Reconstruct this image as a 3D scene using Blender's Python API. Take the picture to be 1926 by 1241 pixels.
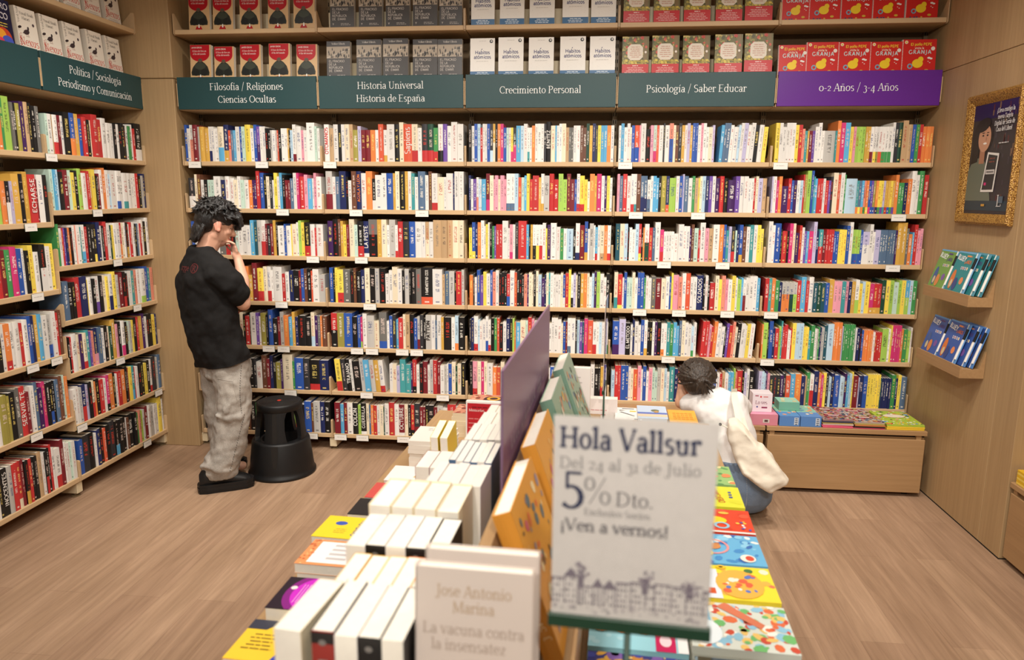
import bpy, bmesh, math, random, re
from mathutils import Vector, Matrix, Euler
random.seed(7)
R = math.radians
SC = bpy.context.scene
for o in list(bpy.data.objects):
    bpy.data.objects.remove(o)

# ------------------------------------------------------------------ camera
FPX = 1374.07
CAM = Vector((2.4935, -4.9915, 1.8537))
YAW, PITCH, ROLL = -0.0986, -0.1813, 0.0063
_f = Vector((math.sin(YAW) * math.cos(PITCH), math.cos(YAW) * math.cos(PITCH), math.sin(PITCH)))
_r0 = Vector((math.cos(YAW), -math.sin(YAW), 0))
_u0 = _r0.cross(_f)
CR = _r0 * math.cos(ROLL) + _u0 * math.sin(ROLL)
CU = _u0 * math.cos(ROLL) - _r0 * math.sin(ROLL)
CF = _f
cd = bpy.data.cameras.new('camera')
cam = bpy.data.objects.new('camera', cd)
SC.collection.objects.link(cam)
cd.sensor_width = 36.0
cd.lens = 36.0 * FPX / 1926.0
cd.clip_start = 0.05
mw = Matrix((CR, CU, -CF)).transposed().to_4x4()
mw.translation = CAM
cam.matrix_world = mw
cd.dof.use_dof = True
cd.dof.focus_distance = 4.7
cd.dof.aperture_fstop = 3.1
SC.camera = cam

# ------------------------------------------------------------------ world, lights, exposure
SC.view_settings.view_transform = 'Standard'
SC.view_settings.look = 'None'
SC.view_settings.gamma = 1.0
SC.view_settings.use_curve_mapping = False
SC.view_settings.exposure = 0.0
wd = bpy.data.worlds.new('shop_ambient')
SC.world = wd
wd.use_nodes = True
bg = wd.node_tree.nodes['Background']
bg.inputs[0].default_value = (1.0, 0.93, 0.84, 1)
bg.inputs[1].default_value = 0.16


def area(name, loc, target, sx, sy, watts, col=(1.0, 0.93, 0.84), spread=180):
    d = bpy.data.lights.new(name, 'AREA')
    d.shape = 'RECTANGLE'
    d.size, d.size_y = sx, sy
    d.energy = watts
    d.color = col
    d.spread = R(spread)
    o = bpy.data.objects.new(name, d)
    SC.collection.objects.link(o)
    o.location = loc
    o.rotation_euler = (Vector(target) - Vector(loc)).to_track_quat('-Z', 'Y').to_euler()
    return o


# track spots in the ceiling (out of frame), aimed at the shelves and at the table
for _x in (0.35, 1.5, 2.65, 3.8):
    area('track_spot', (_x, -1.9, 3.45), (_x + 0.1, 0.0, 0.85), 0.16, 0.16, 11.5, spread=95)
for _y in (-0.9, -2.1):
    area('track_spot', (1.1, _y, 3.45), (-0.6, _y + 0.15, 0.95), 0.16, 0.16, 8, spread=100)
area('track_spot', (1.7, -3.2, 3.45), (2.3, -2.7, 0.8), 0.2, 0.2, 9, spread=120)
area('track_spot', (2.9, -6.3, 3.4), (2.6, -3.3, 1.2), 0.2, 0.2, 27, spread=120)
area('track_spot', (1.9, -6.0, 3.4), (2.2, -3.0, 1.0), 0.2, 0.2, 19, spread=120)
area('track_spot', (3.9, -2.6, 3.45), (3.75, -1.7, 0.0), 0.2, 0.2, 25, spread=130)
area('track_spot', (0.3, -2.9, 3.45), (0.4, -2.4, 0.0), 0.2, 0.2, 15, spread=130)
area('ceiling_fill', (2.2, -3.4, 3.5), (2.2, -3.2, 0.0), 4.0, 2.6, 20, spread=120)  # broad soft fill light added below the ceiling, not a shop fixture


def px(p):
    d = Vector(p) - CAM
    w = d.dot(CF)
    return 963 + FPX * d.dot(CR) / w, 620.5 - FPX * d.dot(CU) / w, w


# ------------------------------------------------------------------ colours and materials
def s2l(c):
    return tuple(((x / 255.0) / 12.92 if x / 255.0 <= 0.04045 else ((x / 255.0 + 0.055) / 1.055) ** 2.4) for x in c)


def C4(c):
    return (*s2l(c), 1.0)


PAL = {
    'w': (230, 227, 221), 'c': (236, 222, 190), 'g': (190, 187, 181), 'G': (112, 110, 106), 'k': (30, 28, 28), 'K': (52, 52, 56),
    'r': (200, 34, 36), 'R': (128, 26, 38), 'o': (236, 130, 40), 'O': (222, 82, 40), 'y': (244, 216, 40), 'Y': (214, 164, 42),
    'b': (38, 86, 176), 'B': (34, 44, 96), 's': (78, 172, 220), 'l': (182, 214, 234), 't': (52, 154, 158), 'T': (28, 84, 100),
    'e': (56, 150, 76), 'E': (28, 74, 56), 'h': (160, 204, 66), 'm': (190, 220, 204), 'p': (232, 150, 170), 'P': (212, 36, 116),
    'v': (112, 74, 168), 'V': (70, 34, 96), 'n': (112, 68, 46), 'N': (196, 160, 114), 'd': (84, 112, 144), 'u': (190, 184, 220),
    'a': (232, 138, 112), 'z': (160, 150, 54),
}
NAME = {
    'w': 'white', 'c': 'cream', 'g': 'light grey', 'G': 'grey', 'k': 'black', 'K': 'charcoal', 'r': 'red', 'R': 'maroon', 'o': 'orange',
    'O': 'vermilion', 'y': 'yellow', 'Y': 'mustard', 'b': 'blue', 'B': 'navy', 's': 'sky blue', 'l': 'pale blue', 't': 'teal', 'T': 'dark teal',
    'e': 'green', 'E': 'dark green', 'h': 'lime', 'm': 'mint', 'p': 'pink', 'P': 'magenta', 'v': 'violet', 'V': 'dark purple', 'n': 'brown',
    'N': 'tan', 'd': 'slate blue', 'u': 'lavender', 'a': 'salmon', 'z': 'olive',
}


def newmat(name):
    m = bpy.data.materials.new(name)
    m.use_nodes = True
    nt = m.node_tree
    b = nt.nodes['Principled BSDF']
    return m, nt, b


def plain(name, rgb, rough=0.5, metal=0.0, spec=0.4):
    m, nt, b = newmat(name)
    n = nt.nodes.new('ShaderNodeTexNoise')
    n.inputs['Scale'].default_value = 60
    mx = nt.nodes.new('ShaderNodeMix')
    mx.data_type = 'RGBA'
    c = s2l(rgb)
    mx.inputs[6].default_value = (*[x * 0.94 for x in c], 1)
    mx.inputs[7].default_value = (*[min(1, x * 1.05) for x in c], 1)
    tc = nt.nodes.new('ShaderNodeTexCoord')
    nt.links.new(tc.outputs['Object'], n.inputs['Vector'])
    nt.links.new(n.outputs[0], mx.inputs[0])
    nt.links.new(mx.outputs[2], b.inputs['Base Color'])
    b.inputs['Roughness'].default_value = rough
    b.inputs['Metallic'].default_value = metal
    b.inputs['Specular IOR Level'].default_value = spec
    return m


def wood(name, rgb, axis='z', amp=0.12, rough=0.5, scale=1.0):
    m, nt, b = newmat(name)
    tc = nt.nodes.new('ShaderNodeTexCoord')
    mp = nt.nodes.new('ShaderNodeMapping')
    k = {'x': (1.2, 40, 40), 'y': (40, 1.2, 40), 'z': (40, 40, 1.2)}[axis]
    mp.inputs['Scale'].default_value = [q * scale for q in k]
    n1 = nt.nodes.new('ShaderNodeTexNoise')
    n1.inputs['Scale'].default_value = 1.6
    n1.inputs['Detail'].default_value = 6
    n1.inputs['Roughness'].default_value = 0.62
    mp2 = nt.nodes.new('ShaderNodeMapping')
    k2 = {'x': (0.5, 5, 5), 'y': (5, 0.5, 5), 'z': (5, 5, 0.5)}[axis]
    mp2.inputs['Scale'].default_value = k2
    n2 = nt.nodes.new('ShaderNodeTexNoise')
    n2.inputs['Scale'].default_value = 1.5
    n2.inputs['Detail'].default_value = 3
    ad = nt.nodes.new('ShaderNodeMath')
    ad.operation = 'MULTIPLY_ADD'
    ad.inputs[1].default_value = 0.6
    hf = nt.nodes.new('ShaderNodeMath')
    hf.operation = 'MULTIPLY'
    hf.inputs[1].default_value = 0.4
    cr = nt.nodes.new('ShaderNodeValToRGB')
    c = s2l(rgb)
    cr.color_ramp.elements[0].position = 0.3
    cr.color_ramp.elements[1].position = 0.7
    cr.color_ramp.elements[0].color = (c[0] * (1 - 1.6 * amp), c[1] * (1 - 2.0 * amp), c[2] * (1 - 2.4 * amp), 1)
    cr.color_ramp.elements[1].color = (c[0] * (1 + amp), c[1] * (1 + amp), c[2] * (1 + amp), 1)
    L = nt.links.new
    L(tc.outputs['Object'], mp.inputs['Vector'])
    L(tc.outputs['Object'], mp2.inputs['Vector'])
    L(mp.outputs[0], n1.inputs['Vector'])
    L(mp2.outputs[0], n2.inputs['Vector'])
    L(n2.outputs[0], hf.inputs[0])
    L(n1.outputs[0], ad.inputs[0])
    L(hf.outputs[0], ad.inputs[2])
    L(ad.outputs[0], cr.inputs[0])
    L(cr.outputs[0], b.inputs['Base Color'])
    b.inputs['Roughness'].default_value = rough
    b.inputs['Specular IOR Level'].default_value = 0.35
    return m


def floor_mat():
    m, nt, b = newmat('vinyl_oak_planks')
    L = nt.links.new
    tc = nt.nodes.new('ShaderNodeTexCoord')
    mp = nt.nodes.new('ShaderNodeMapping')
    mp.inputs['Rotation'].default_value = (0, 0, R(90))
    br = nt.nodes.new('ShaderNodeTexBrick')
    br.inputs['Scale'].default_value = 1.0
    br.inputs['Brick Width'].default_value = 1.25
    br.inputs['Row Height'].default_value = 0.185
    br.inputs['Mortar Size'].default_value = 0.0008
    br.inputs['Mortar Smooth'].default_value = 0.3
    br.offset = 0.37
    br.inputs['Color1'].default_value = C4((172, 144, 118))
    br.inputs['Color2'].default_value = C4((158, 130, 106))
    br.inputs['Mortar'].default_value = C4((130, 104, 84))
    L(tc.outputs['Object'], mp.inputs[0])
    L(mp.outputs[0], br.inputs['Vector'])
    mg = nt.nodes.new('ShaderNodeMapping')
    mg.inputs['Scale'].default_value = (26, 1.5, 1)
    ng = nt.nodes.new('ShaderNodeTexNoise')
    ng.inputs['Scale'].default_value = 1.4
    ng.inputs['Detail'].default_value = 7
    ng.inputs['Roughness'].default_value = 0.65
    ng.inputs['Distortion'].default_value = 0.7
    L(tc.outputs['Object'], mg.inputs[0])
    L(mg.outputs[0], ng.inputs['Vector'])
    ml = nt.nodes.new('ShaderNodeMapping')
    ml.inputs['Scale'].default_value = (5, 0.8, 1)
    nl = nt.nodes.new('ShaderNodeTexNoise')
    nl.inputs['Scale'].default_value = 1.0
    nl.inputs['Detail'].default_value = 2
    L(tc.outputs['Object'], ml.inputs[0])
    L(ml.outputs[0], nl.inputs['Vector'])
    r1 = nt.nodes.new('ShaderNodeValToRGB')
    r1.color_ramp.elements[0].position = 0.34
    r1.color_ramp.elements[1].position = 0.68
    r1.color_ramp.elements[0].color = (0.82, 0.79, 0.77, 1)
    r1.color_ramp.elements[1].color = (1.14, 1.13, 1.12, 1)
    L(ng.outputs[0], r1.inputs[0])
    r2 = nt.nodes.new('ShaderNodeValToRGB')
    r2.color_ramp.elements[0].position = 0.35
    r2.color_ramp.elements[1].position = 0.65
    r2.color_ramp.elements[0].color = (0.88, 0.86, 0.84, 1)
    r2.color_ramp.elements[1].color = (1.08, 1.08, 1.1, 1)
    L(nl.outputs[0], r2.inputs[0])
    m1 = nt.nodes.new('ShaderNodeMix')
    m1.data_type = 'RGBA'
    m1.blend_type = 'MULTIPLY'
    m1.inputs[0].default_value = 1
    L(br.outputs['Color'], m1.inputs[6])
    L(r1.outputs[0], m1.inputs[7])
    m2 = nt.nodes.new('ShaderNodeMix')
    m2.data_type = 'RGBA'
    m2.blend_type = 'MULTIPLY'
    m2.inputs[0].default_value = 1
    L(m1.outputs[2], m2.inputs[6])
    L(r2.outputs[0], m2.inputs[7])
    L(m2.outputs[2], b.inputs['Base Color'])
    b.inputs['Roughness'].default_value = 0.5
    b.inputs['Specular IOR Level'].default_value = 0.3
    return m


def attr(nt, name):
    a = nt.nodes.new('ShaderNodeAttribute')
    a.attribute_name = name
    return a


def mth(nt, op, a, b=None, c=None):
    n = nt.nodes.new('ShaderNodeMath')
    n.operation = op
    for i, v in enumerate((a, b, c)):
        if v is None:
            continue
        if isinstance(v, (int, float)):
            n.inputs[i].default_value = v
        else:
            nt.links.new(v, n.inputs[i])
    return n.outputs[0]


def book_mat():
    m, nt, b = newmat('printed_book_cover')
    L = nt.links.new
    col, col2, ink, P = attr(nt, 'Col'), attr(nt, 'Col2'), attr(nt, 'Ink'), attr(nt, 'P')
    uv = nt.nodes.new('ShaderNodeUVMap')
    uv.uv_map = 'UVMap'
    su = nt.nodes.new('ShaderNodeSeparateXYZ')
    L(uv.outputs[0], su.inputs[0])
    sp = nt.nodes.new('ShaderNodeSeparateColor')
    L(P.outputs['Color'], sp.inputs[0])
    u, v = su.outputs[0], su.outputs[1]
    fr, seed, H = sp.outputs[0], sp.outputs[1], sp.outputs[2]
    band = mth(nt, 'LESS_THAN', v, fr)
    mx = nt.nodes.new('ShaderNodeMix')
    mx.data_type = 'RGBA'
    L(band, mx.inputs[0])
    L(col.outputs['Color'], mx.inputs[6])
    L(col2.outputs['Color'], mx.inputs[7])
    t = mth(nt, 'MULTIPLY', v, mth(nt, 'MULTIPLY_ADD', seed, -60.0, 150.0))
    cell = mth(nt, 'FLOOR', t)
    frac = mth(nt, 'FRACT', t)
    wn = nt.nodes.new('ShaderNodeTexWhiteNoise')
    wn.noise_dimensions = '1D'
    L(mth(nt, 'MULTIPLY_ADD', seed, 977.0, cell), wn.inputs['W'])
    wn2 = nt.nodes.new('ShaderNodeTexWhiteNoise')
    wn2.noise_dimensions = '2D'
    cx = nt.nodes.new('ShaderNodeCombineXYZ')
    L(mth(nt, 'FLOOR', mth(nt, 'MULTIPLY', t, 3.0)), cx.inputs[0])
    L(mth(nt, 'FLOOR', mth(nt, 'MULTIPLY_ADD', u, 7.0, mth(nt, 'MULTIPLY', seed, 50.0))), cx.inputs[1])
    L(cx.outputs[0], wn2.inputs['Vector'])
    du = mth(nt, 'ABSOLUTE', mth(nt, 'SUBTRACT', u, 0.5))
    k = mth(nt, 'GREATER_THAN', wn.outputs[0], 0.2)
    k = mth(nt, 'MULTIPLY', k, mth(nt, 'GREATER_THAN', frac, 0.16))
    k = mth(nt, 'MULTIPLY', k, mth(nt, 'GREATER_THAN', wn2.outputs[0], 0.38))
    k = mth(nt, 'MULTIPLY', k, mth(nt, 'LESS_THAN', du, mth(nt, 'MULTIPLY_ADD', seed, 0.14, 0.13)))
    lo = mth(nt, 'MULTIPLY', H, mth(nt, 'MULTIPLY_ADD', seed, 0.2, 0.26))
    hi = mth(nt, 'MULTIPLY', H, mth(nt, 'MULTIPLY_ADD', seed, -0.12, 0.93))
    k = mth(nt, 'MULTIPLY', k, mth(nt, 'MULTIPLY', mth(nt, 'GREATER_THAN', v, lo), mth(nt, 'LESS_THAN', v, hi)))
    logo = mth(nt, 'MULTIPLY', mth(nt, 'LESS_THAN', mth(nt, 'ABSOLUTE', mth(nt, 'SUBTRACT', v, 0.017)), 0.0045), mth(nt, 'LESS_THAN', du, 0.2))
    k = mth(nt, 'MAXIMUM', k, mth(nt, 'MULTIPLY', logo, mth(nt, 'GREATER_THAN', mth(nt, 'FRACT', mth(nt, 'MULTIPLY', seed, 37.0)), 0.55)))
    k = mth(nt, 'MULTIPLY', mth(nt, 'MULTIPLY', k, P.outputs['Alpha']), 0.72)
    m2 = nt.nodes.new('ShaderNodeMix')
    m2.data_type = 'RGBA'
    L(k, m2.inputs[0])
    L(mx.outputs[2], m2.inputs[6])
    L(ink.outputs['Color'], m2.inputs[7])
    L(m2.outputs[2], b.inputs['Base Color'])
    b.inputs['Roughness'].default_value = 0.42
    b.inputs['Specular IOR Level'].default_value = 0.35
    return m


def print_mat():
    m, nt, b = newmat('printed_colours')
    a = attr(nt, 'Col')
    nt.links.new(a.outputs['Color'], b.inputs['Base Color'])
    b.inputs['Roughness'].default_value = 0.4
    b.inputs['Specular IOR Level'].default_value = 0.35
    return m


def glass_mat():
    m, nt, b = newmat('clear_acrylic')
    nt.nodes.remove(b)
    tr = nt.nodes.new('ShaderNodeBsdfTransparent')
    tr.inputs[0].default_value = (0.95, 0.97, 0.96, 1)
    gl = nt.nodes.new('ShaderNodeBsdfGlossy')
    gl.inputs['Roughness'].default_value = 0.06
    fr = nt.nodes.new('ShaderNodeFresnel')
    fr.inputs['IOR'].default_value = 1.2
    mx = nt.nodes.new('ShaderNodeMixShader')
    nt.links.new(fr.outputs[0], mx.inputs[0])
    nt.links.new(tr.outputs[0], mx.inputs[1])
    nt.links.new(gl.outputs[0], mx.inputs[2])
    nt.links.new(mx.outputs[0], nt.nodes['Material Output'].inputs['Surface'])
    return m


def fabric(name, rgb, amp=0.18, scale=9, fine=180, rough=0.9):
    m, nt, b = newmat(name)
    L = nt.links.new
    tc = nt.nodes.new('ShaderNodeTexCoord')
    n = nt.nodes.new('ShaderNodeTexNoise')
    n.inputs['Scale'].default_value = scale
    n.inputs['Detail'].default_value = 4
    n2 = nt.nodes.new('ShaderNodeTexNoise')
    n2.inputs['Scale'].default_value = fine
    s = mth(nt, 'MULTIPLY_ADD', n2.outputs[0], 0.35, mth(nt, 'MULTIPLY', n.outputs[0], 0.65))
    cr = nt.nodes.new('ShaderNodeValToRGB')
    c = s2l(rgb)
    cr.color_ramp.elements[0].position = 0.3
    cr.color_ramp.elements[1].position = 0.7
    cr.color_ramp.elements[0].color = (*[x * (1 - amp) for x in c], 1)
    cr.color_ramp.elements[1].color = (*[min(1, x * (1 + amp)) for x in c], 1)
    L(tc.outputs['Object'], n.inputs['Vector'])
    L(tc.outputs['Object'], n2.inputs['Vector'])
    L(s, cr.inputs[0])
    L(cr.outputs[0], b.inputs['Base Color'])
    b.inputs['Roughness'].default_value = rough
    b.inputs['Specular IOR Level'].default_value = 0.15
    bp = nt.nodes.new('ShaderNodeBump')
    bp.inputs['Strength'].default_value = 0.25
    bp.inputs['Distance'].default_value = 0.002
    L(n2.outputs[0], bp.inputs['Height'])
    L(bp.outputs[0], b.inputs['Normal'])
    return m


def gold_mat():
    m, nt, b = newmat('gilded_wood')
    L = nt.links.new
    tc = nt.nodes.new('ShaderNodeTexCoord')
    v = nt.nodes.new('ShaderNodeTexVoronoi')
    v.inputs['Scale'].default_value = 150
    L(tc.outputs['Object'], v.inputs['Vector'])
    cr = nt.nodes.new('ShaderNodeValToRGB')
    cr.color_ramp.elements[0].color = C4((216, 168, 84))
    cr.color_ramp.elements[1].color = C4((122, 80, 28))
    cr.color_ramp.elements[0].position = 0.1
    cr.color_ramp.elements[1].position = 0.75
    L(v.outputs[0], cr.inputs[0])
    L(cr.outputs[0], b.inputs['Base Color'])
    b.inputs['Roughness'].default_value = 0.4
    b.inputs['Metallic'].default_value = 0.25
    bp = nt.nodes.new('ShaderNodeBump')
    bp.inputs['Strength'].default_value = 0.7
    bp.inputs['Distance'].default_value = 0.006
    bp.invert = True
    L(v.outputs[0], bp.inputs['Height'])
    L(bp.outputs[0], b.inputs['Normal'])
    return m


M_OAK = wood('light_oak_veneer', (178, 150, 111), 'z', 0.10)
M_OAKX = wood('light_oak_veneer_sideways', (172, 138, 98), 'x', 0.10)
M_OAKY = wood('light_oak_veneer_lengthways', (176, 144, 104), 'y', 0.10)
M_SHELF = wood('shelf_laminate', (206, 176, 136), 'x', 0.04)
M_BACK = plain('dark_back_panel', (122, 100, 72), 0.7)
M_FLOOR = floor_mat()
M_WHITE = plain('white_paint', (232, 226, 216), 0.7)
M_BRACKET = plain('beige_lacquered_steel', (208, 178, 138), 0.45)
M_STEEL = plain('brown_slotted_steel', (132, 114, 86), 0.45)
M_SLOT = plain('dark_slot', (24, 20, 16), 0.8)
M_CREAMSTEEL = plain('cream_lacquered_steel', (222, 206, 172), 0.45)
M_GREEN = plain('dark_green_sign', (35, 69, 72), 0.45)
M_PURPLE = plain('violet_sign', (94, 30, 138), 0.4)
M_DUSK = plain('muted_purple_board', (136, 102, 134), 0.35)
M_PAPER = plain('white_paper', (236, 232, 226), 0.6)
M_SIGNP = plain('warm_sign_paper', (224, 210, 208), 0.5)
M_PAGES = plain('book_pages', (238, 233, 221), 0.85)
M_DKGREEN = plain('green_plastic', (30, 62, 46), 0.4)
M_BLACKP = plain('black_plastic', (18, 18, 19), 0.48)
M_RED = plain('red_dot', (196, 52, 36), 0.4)
M_BOOK = book_mat()
M_PRINT = print_mat()
M_GLASS = glass_mat()
M_GOLD = gold_mat()
M_TEE = fabric('washed_black_cotton', (31, 30, 30), 0.3, 7)
M_JEANG = fabric('grey_denim', (160, 154, 146), 0.34, 10)
M_JEANB = fabric('blue_denim', (126, 146, 172), 0.16, 10)
M_TEEW = fabric('white_cotton', (238, 236, 234), 0.03, 7)
M_CANVAS = fabric('natural_canvas', (230, 221, 204), 0.06, 10, 260)
M_SHOE = plain('black_leather', (22, 22, 23), 0.45)


def hair_mat(name, rgb):
    m, nt, b = newmat(name)
    L = nt.links.new
    tc = nt.nodes.new('ShaderNodeTexCoord')
    mp = nt.nodes.new('ShaderNodeMapping')
    mp.inputs['Scale'].default_value = (60, 60, 14)
    n = nt.nodes.new('ShaderNodeTexNoise')
    n.inputs['Scale'].default_value = 2.2
    n.inputs['Detail'].default_value = 5
    L(tc.outputs['Object'], mp.inputs[0])
    L(mp.outputs[0], n.inputs['Vector'])
    cr = nt.nodes.new('ShaderNodeValToRGB')
    c = s2l(rgb)
    cr.color_ramp.elements[0].position = 0.35
    cr.color_ramp.elements[1].position = 0.7
    cr.color_ramp.elements[0].color = (*[x * 0.5 for x in c], 1)
    cr.color_ramp.elements[1].color = (*[x * 1.8 for x in c], 1)
    L(n.outputs[0], cr.inputs[0])
    L(cr.outputs[0], b.inputs['Base Color'])
    b.inputs['Roughness'].default_value = 0.45
    bp = nt.nodes.new('ShaderNodeBump')
    bp.inputs['Strength'].default_value = 0.9
    bp.inputs['Distance'].default_value = 0.006
    L(n.outputs[0], bp.inputs['Height'])
    L(bp.outputs[0], b.inputs['Normal'])
    return m


M_HAIRK = hair_mat('black_hair', (26, 24, 24))
M_HAIRB = hair_mat('dark_brown_hair', (52, 42, 34))


def skin_mat():
    m, nt, b = newmat('skin')
    a = attr(nt, 'Col')
    nt.links.new(a.outputs['Color'], b.inputs['Base Color'])
    b.inputs['Roughness'].default_value = 0.5
    b.inputs['Subsurface Weight'].default_value = 0.08
    b.inputs['Subsurface Radius'].default_value = (0.01, 0.004, 0.002)
    return m


M_SKIN = skin_mat()


# ------------------------------------------------------------------ mesh building helpers
class MB:
    """collects faces of ONE mesh object"""

    def __init__(s):
        s.v, s.f, s.m, s.c, s.extra = [], [], [], [], {}

    def add(s, vs, fs, mi=0, col=None, M=None):
        o = len(s.v)
        s.v += [tuple(M @ Vector(p)) if M else tuple(p) for p in vs]
        for f in fs:
            s.f.append(tuple(i + o for i in f))
            s.m.append(mi)
            s.c.append(col)
        return s

    def box(s, x0, x1, y0, y1, z0, z1, mi=0, col=None, M=None, bev=0.0):
        if bev:
            b = bev
            prof = [(x0 + b, y0), (x1 - b, y0), (x1, y0 + b), (x1, y1 - b), (x1 - b, y1), (x0 + b, y1), (x0, y1 - b), (x0, y0 + b)]
            s.prism(prof, z0 + b, z1 - b, mi, col, M, caps=False)
            o = 8
            ins = [(min(max(x, x0 + b), x1 - b), min(max(y, y0 + b), y1 - b)) for x, y in prof]
            for zz, sgn, zb in ((z1, 1, z1 - b), (z0, -1, z0 + b)):
                vs = [(x, y, zb) for x, y in prof] + [(x, y, zz) for x, y in ins]
                fs = []
                for i in range(8):
                    j = (i + 1) % 8
                    q = (i, j, 8 + j, 8 + i)
                    fs.append(q if sgn > 0 else q[::-1])
                cap = tuple(range(8, 16))
                fs.append(cap if sgn > 0 else cap[::-1])
                s.add(vs, fs, mi, col, M)
            return s
        vs = [(x0, y0, z0), (x1, y0, z0), (x1, y1, z0), (x0, y1, z0), (x0, y0, z1), (x1, y0, z1), (x1, y1, z1), (x0, y1, z1)]
        return s.add(vs, [(3, 2, 1, 0), (4, 5, 6, 7), (0, 1, 5, 4), (1, 2, 6, 5), (2, 3, 7, 6), (3, 0, 4, 7)], mi, col, M)

    def prism(s, prof, z0, z1, mi=0, col=None, M=None, caps=True):
        n = len(prof)
        vs = [(x, y, z0) for x, y in prof] + [(x, y, z1) for x, y in prof]
        fs = [(i, (i + 1) % n, n + (i + 1) % n, n + i) for i in range(n)]
        if caps:
            fs += [tuple(range(n))[::-1], tuple(range(n, 2 * n))]
        return s.add(vs, fs, mi, col, M)

    def lathe(s, prof, seg=48, mi=0, col=None, M=None):
        vs, fs = [], []
        for r, z in prof:
            for i in range(seg):
                a = 2 * math.pi * i / seg
                vs.append((r * math.cos(a), r * math.sin(a), z))
        for k in range(len(prof) - 1):
            for i in range(seg):
                j = (i + 1) % seg
                fs.append((k * seg + i, k * seg + j, (k + 1) * seg + j, (k + 1) * seg + i))
        return s.add(vs, fs, mi, col, M)

    def loft(s, rings, mi=0, col=None, cap=True, M=None):
        n = len(rings[0])
        vs = [p for r in rings for p in r]
        fs = []
        for k in range(len(rings) - 1):
            for i in range(n):
                j = (i + 1) % n
                fs.append((k * n + i, k * n + j, (k + 1) * n + j, (k + 1) * n + i))
        if cap:
            fs.append(tuple(range(n))[::-1])
            fs.append(tuple(range((len(rings) - 1) * n, len(rings) * n)))
        return s.add(vs, fs, mi, col, M)

    def tube(s, pts, rad, seg=10, mi=0, col=None, M=None):
        pts = [Vector(p) for p in pts]
        if not isinstance(rad, (list, tuple)):
            rad = [rad] * len(pts)
        rings = []
        up = Vector((0.13, 0.31, 0.94))
        for i, p in enumerate(pts):
            t = (pts[min(i + 1, len(pts) - 1)] - pts[max(i - 1, 0)]).normalized()
            if abs(t.dot(up)) > 0.95:
                up = Vector((0.9, 0.2, 0.1))
            a = t.cross(up).normalized()
            b = t.cross(a)
            rings.append([p + (a * math.cos(q) + b * math.sin(q)) * rad[i] for q in [2 * math.pi * k / seg for k in range(seg)]])
        return s.loft(rings, mi, col, True, M)

    def ball(s, c, r, mi=0, col=None, rot=None, seg=16, rings=10):
        if not isinstance(r, (list, tuple)):
            r = (r, r, r)
        c = Vector(c)
        rt = rot if rot is not None else Matrix.Identity(3)
        rr = []
        for k in range(1, rings):
            th = math.pi * k / rings
            rr.append([c + rt @ Vector((r[0] * math.sin(th) * math.cos(a), r[1] * math.sin(th) * math.sin(a), -r[2] * math.cos(th)))
                       for a in [2 * math.pi * i / seg for i in range(seg)]])
        o = len(s.v)
        s.loft(rr, mi, col, True)
        return s

    def cap(s, a, b, ra, rb, seg=14):
        """a tapered limb with round ends"""
        a, b = Vector(a), Vector(b)
        t = (b - a).normalized()
        up = Vector((0, 0, 1)) if abs(t.z) < 0.9 else Vector((1, 0, 0))
        x = t.cross(up).normalized()
        y = t.cross(x)
        rings = []
        for k in range(-4, 1):
            q = k * math.pi / 8.5
            rings.append((a + t * ra * math.sin(q), ra * math.cos(q)))
        for k in range(0, 5):
            q = k * math.pi / 8.5
            rings.append((b + t * rb * math.sin(q), rb * math.cos(q)))
        R_ = [[c + (x * math.cos(w) + y * math.sin(w)) * r for w in [2 * math.pi * i / seg for i in range(seg)]] for c, r in rings]
        return s.loft(R_)

    def mesh(s, name, mats, smooth=False):
        me = bpy.data.meshes.new(name)
        me.from_pydata(s.v, [], s.f)
        for m in mats:
            me.materials.append(m)
        if len(mats) > 1:
            me.polygons.foreach_set('material_index', s.m)
        if any(c is not None for c in s.c):
            at = me.attributes.new('Col', 'FLOAT_COLOR', 'FACE')
            flat = []
            for c in s.c:
                flat += list(c if c is not None else (0.8, 0.8, 0.8, 1))
            at.data.foreach_set('color', flat)
        if smooth:
            me.polygons.foreach_set('use_smooth', [True] * len(s.f))
        me.update()
        return me

    def build(s, name, mats, parent=None, smooth=False, loc=None, rot=None):
        if not isinstance(mats, (list, tuple)):
            mats = [mats]
        me = s.mesh(name, mats, smooth)
        o = bpy.data.objects.new(name, me)
        SC.collection.objects.link(o)
        if parent:
            o.parent = parent
        if loc:
            o.location = loc
        if rot:
            o.rotation_euler = rot
        return o


def tag(o, label, cat, group=None, kind=None):
    o['label'] = label
    o['category'] = cat
    if group:
        o['group'] = group
    if kind:
        o['kind'] = kind
    return o


def empty(name, label, cat, loc=(0, 0, 0), rot=(0, 0, 0), group=None):
    o = bpy.data.objects.new(name, None)
    SC.collection.objects.link(o)
    o.location = loc
    o.rotation_euler = rot
    o.empty_display_size = 0.05
    return tag(o, label, cat, group)


def struct(o, label=None, cat=None):
    o['kind'] = 'structure'
    if label:
        o['label'] = label
        o['category'] = cat
    return o


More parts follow.
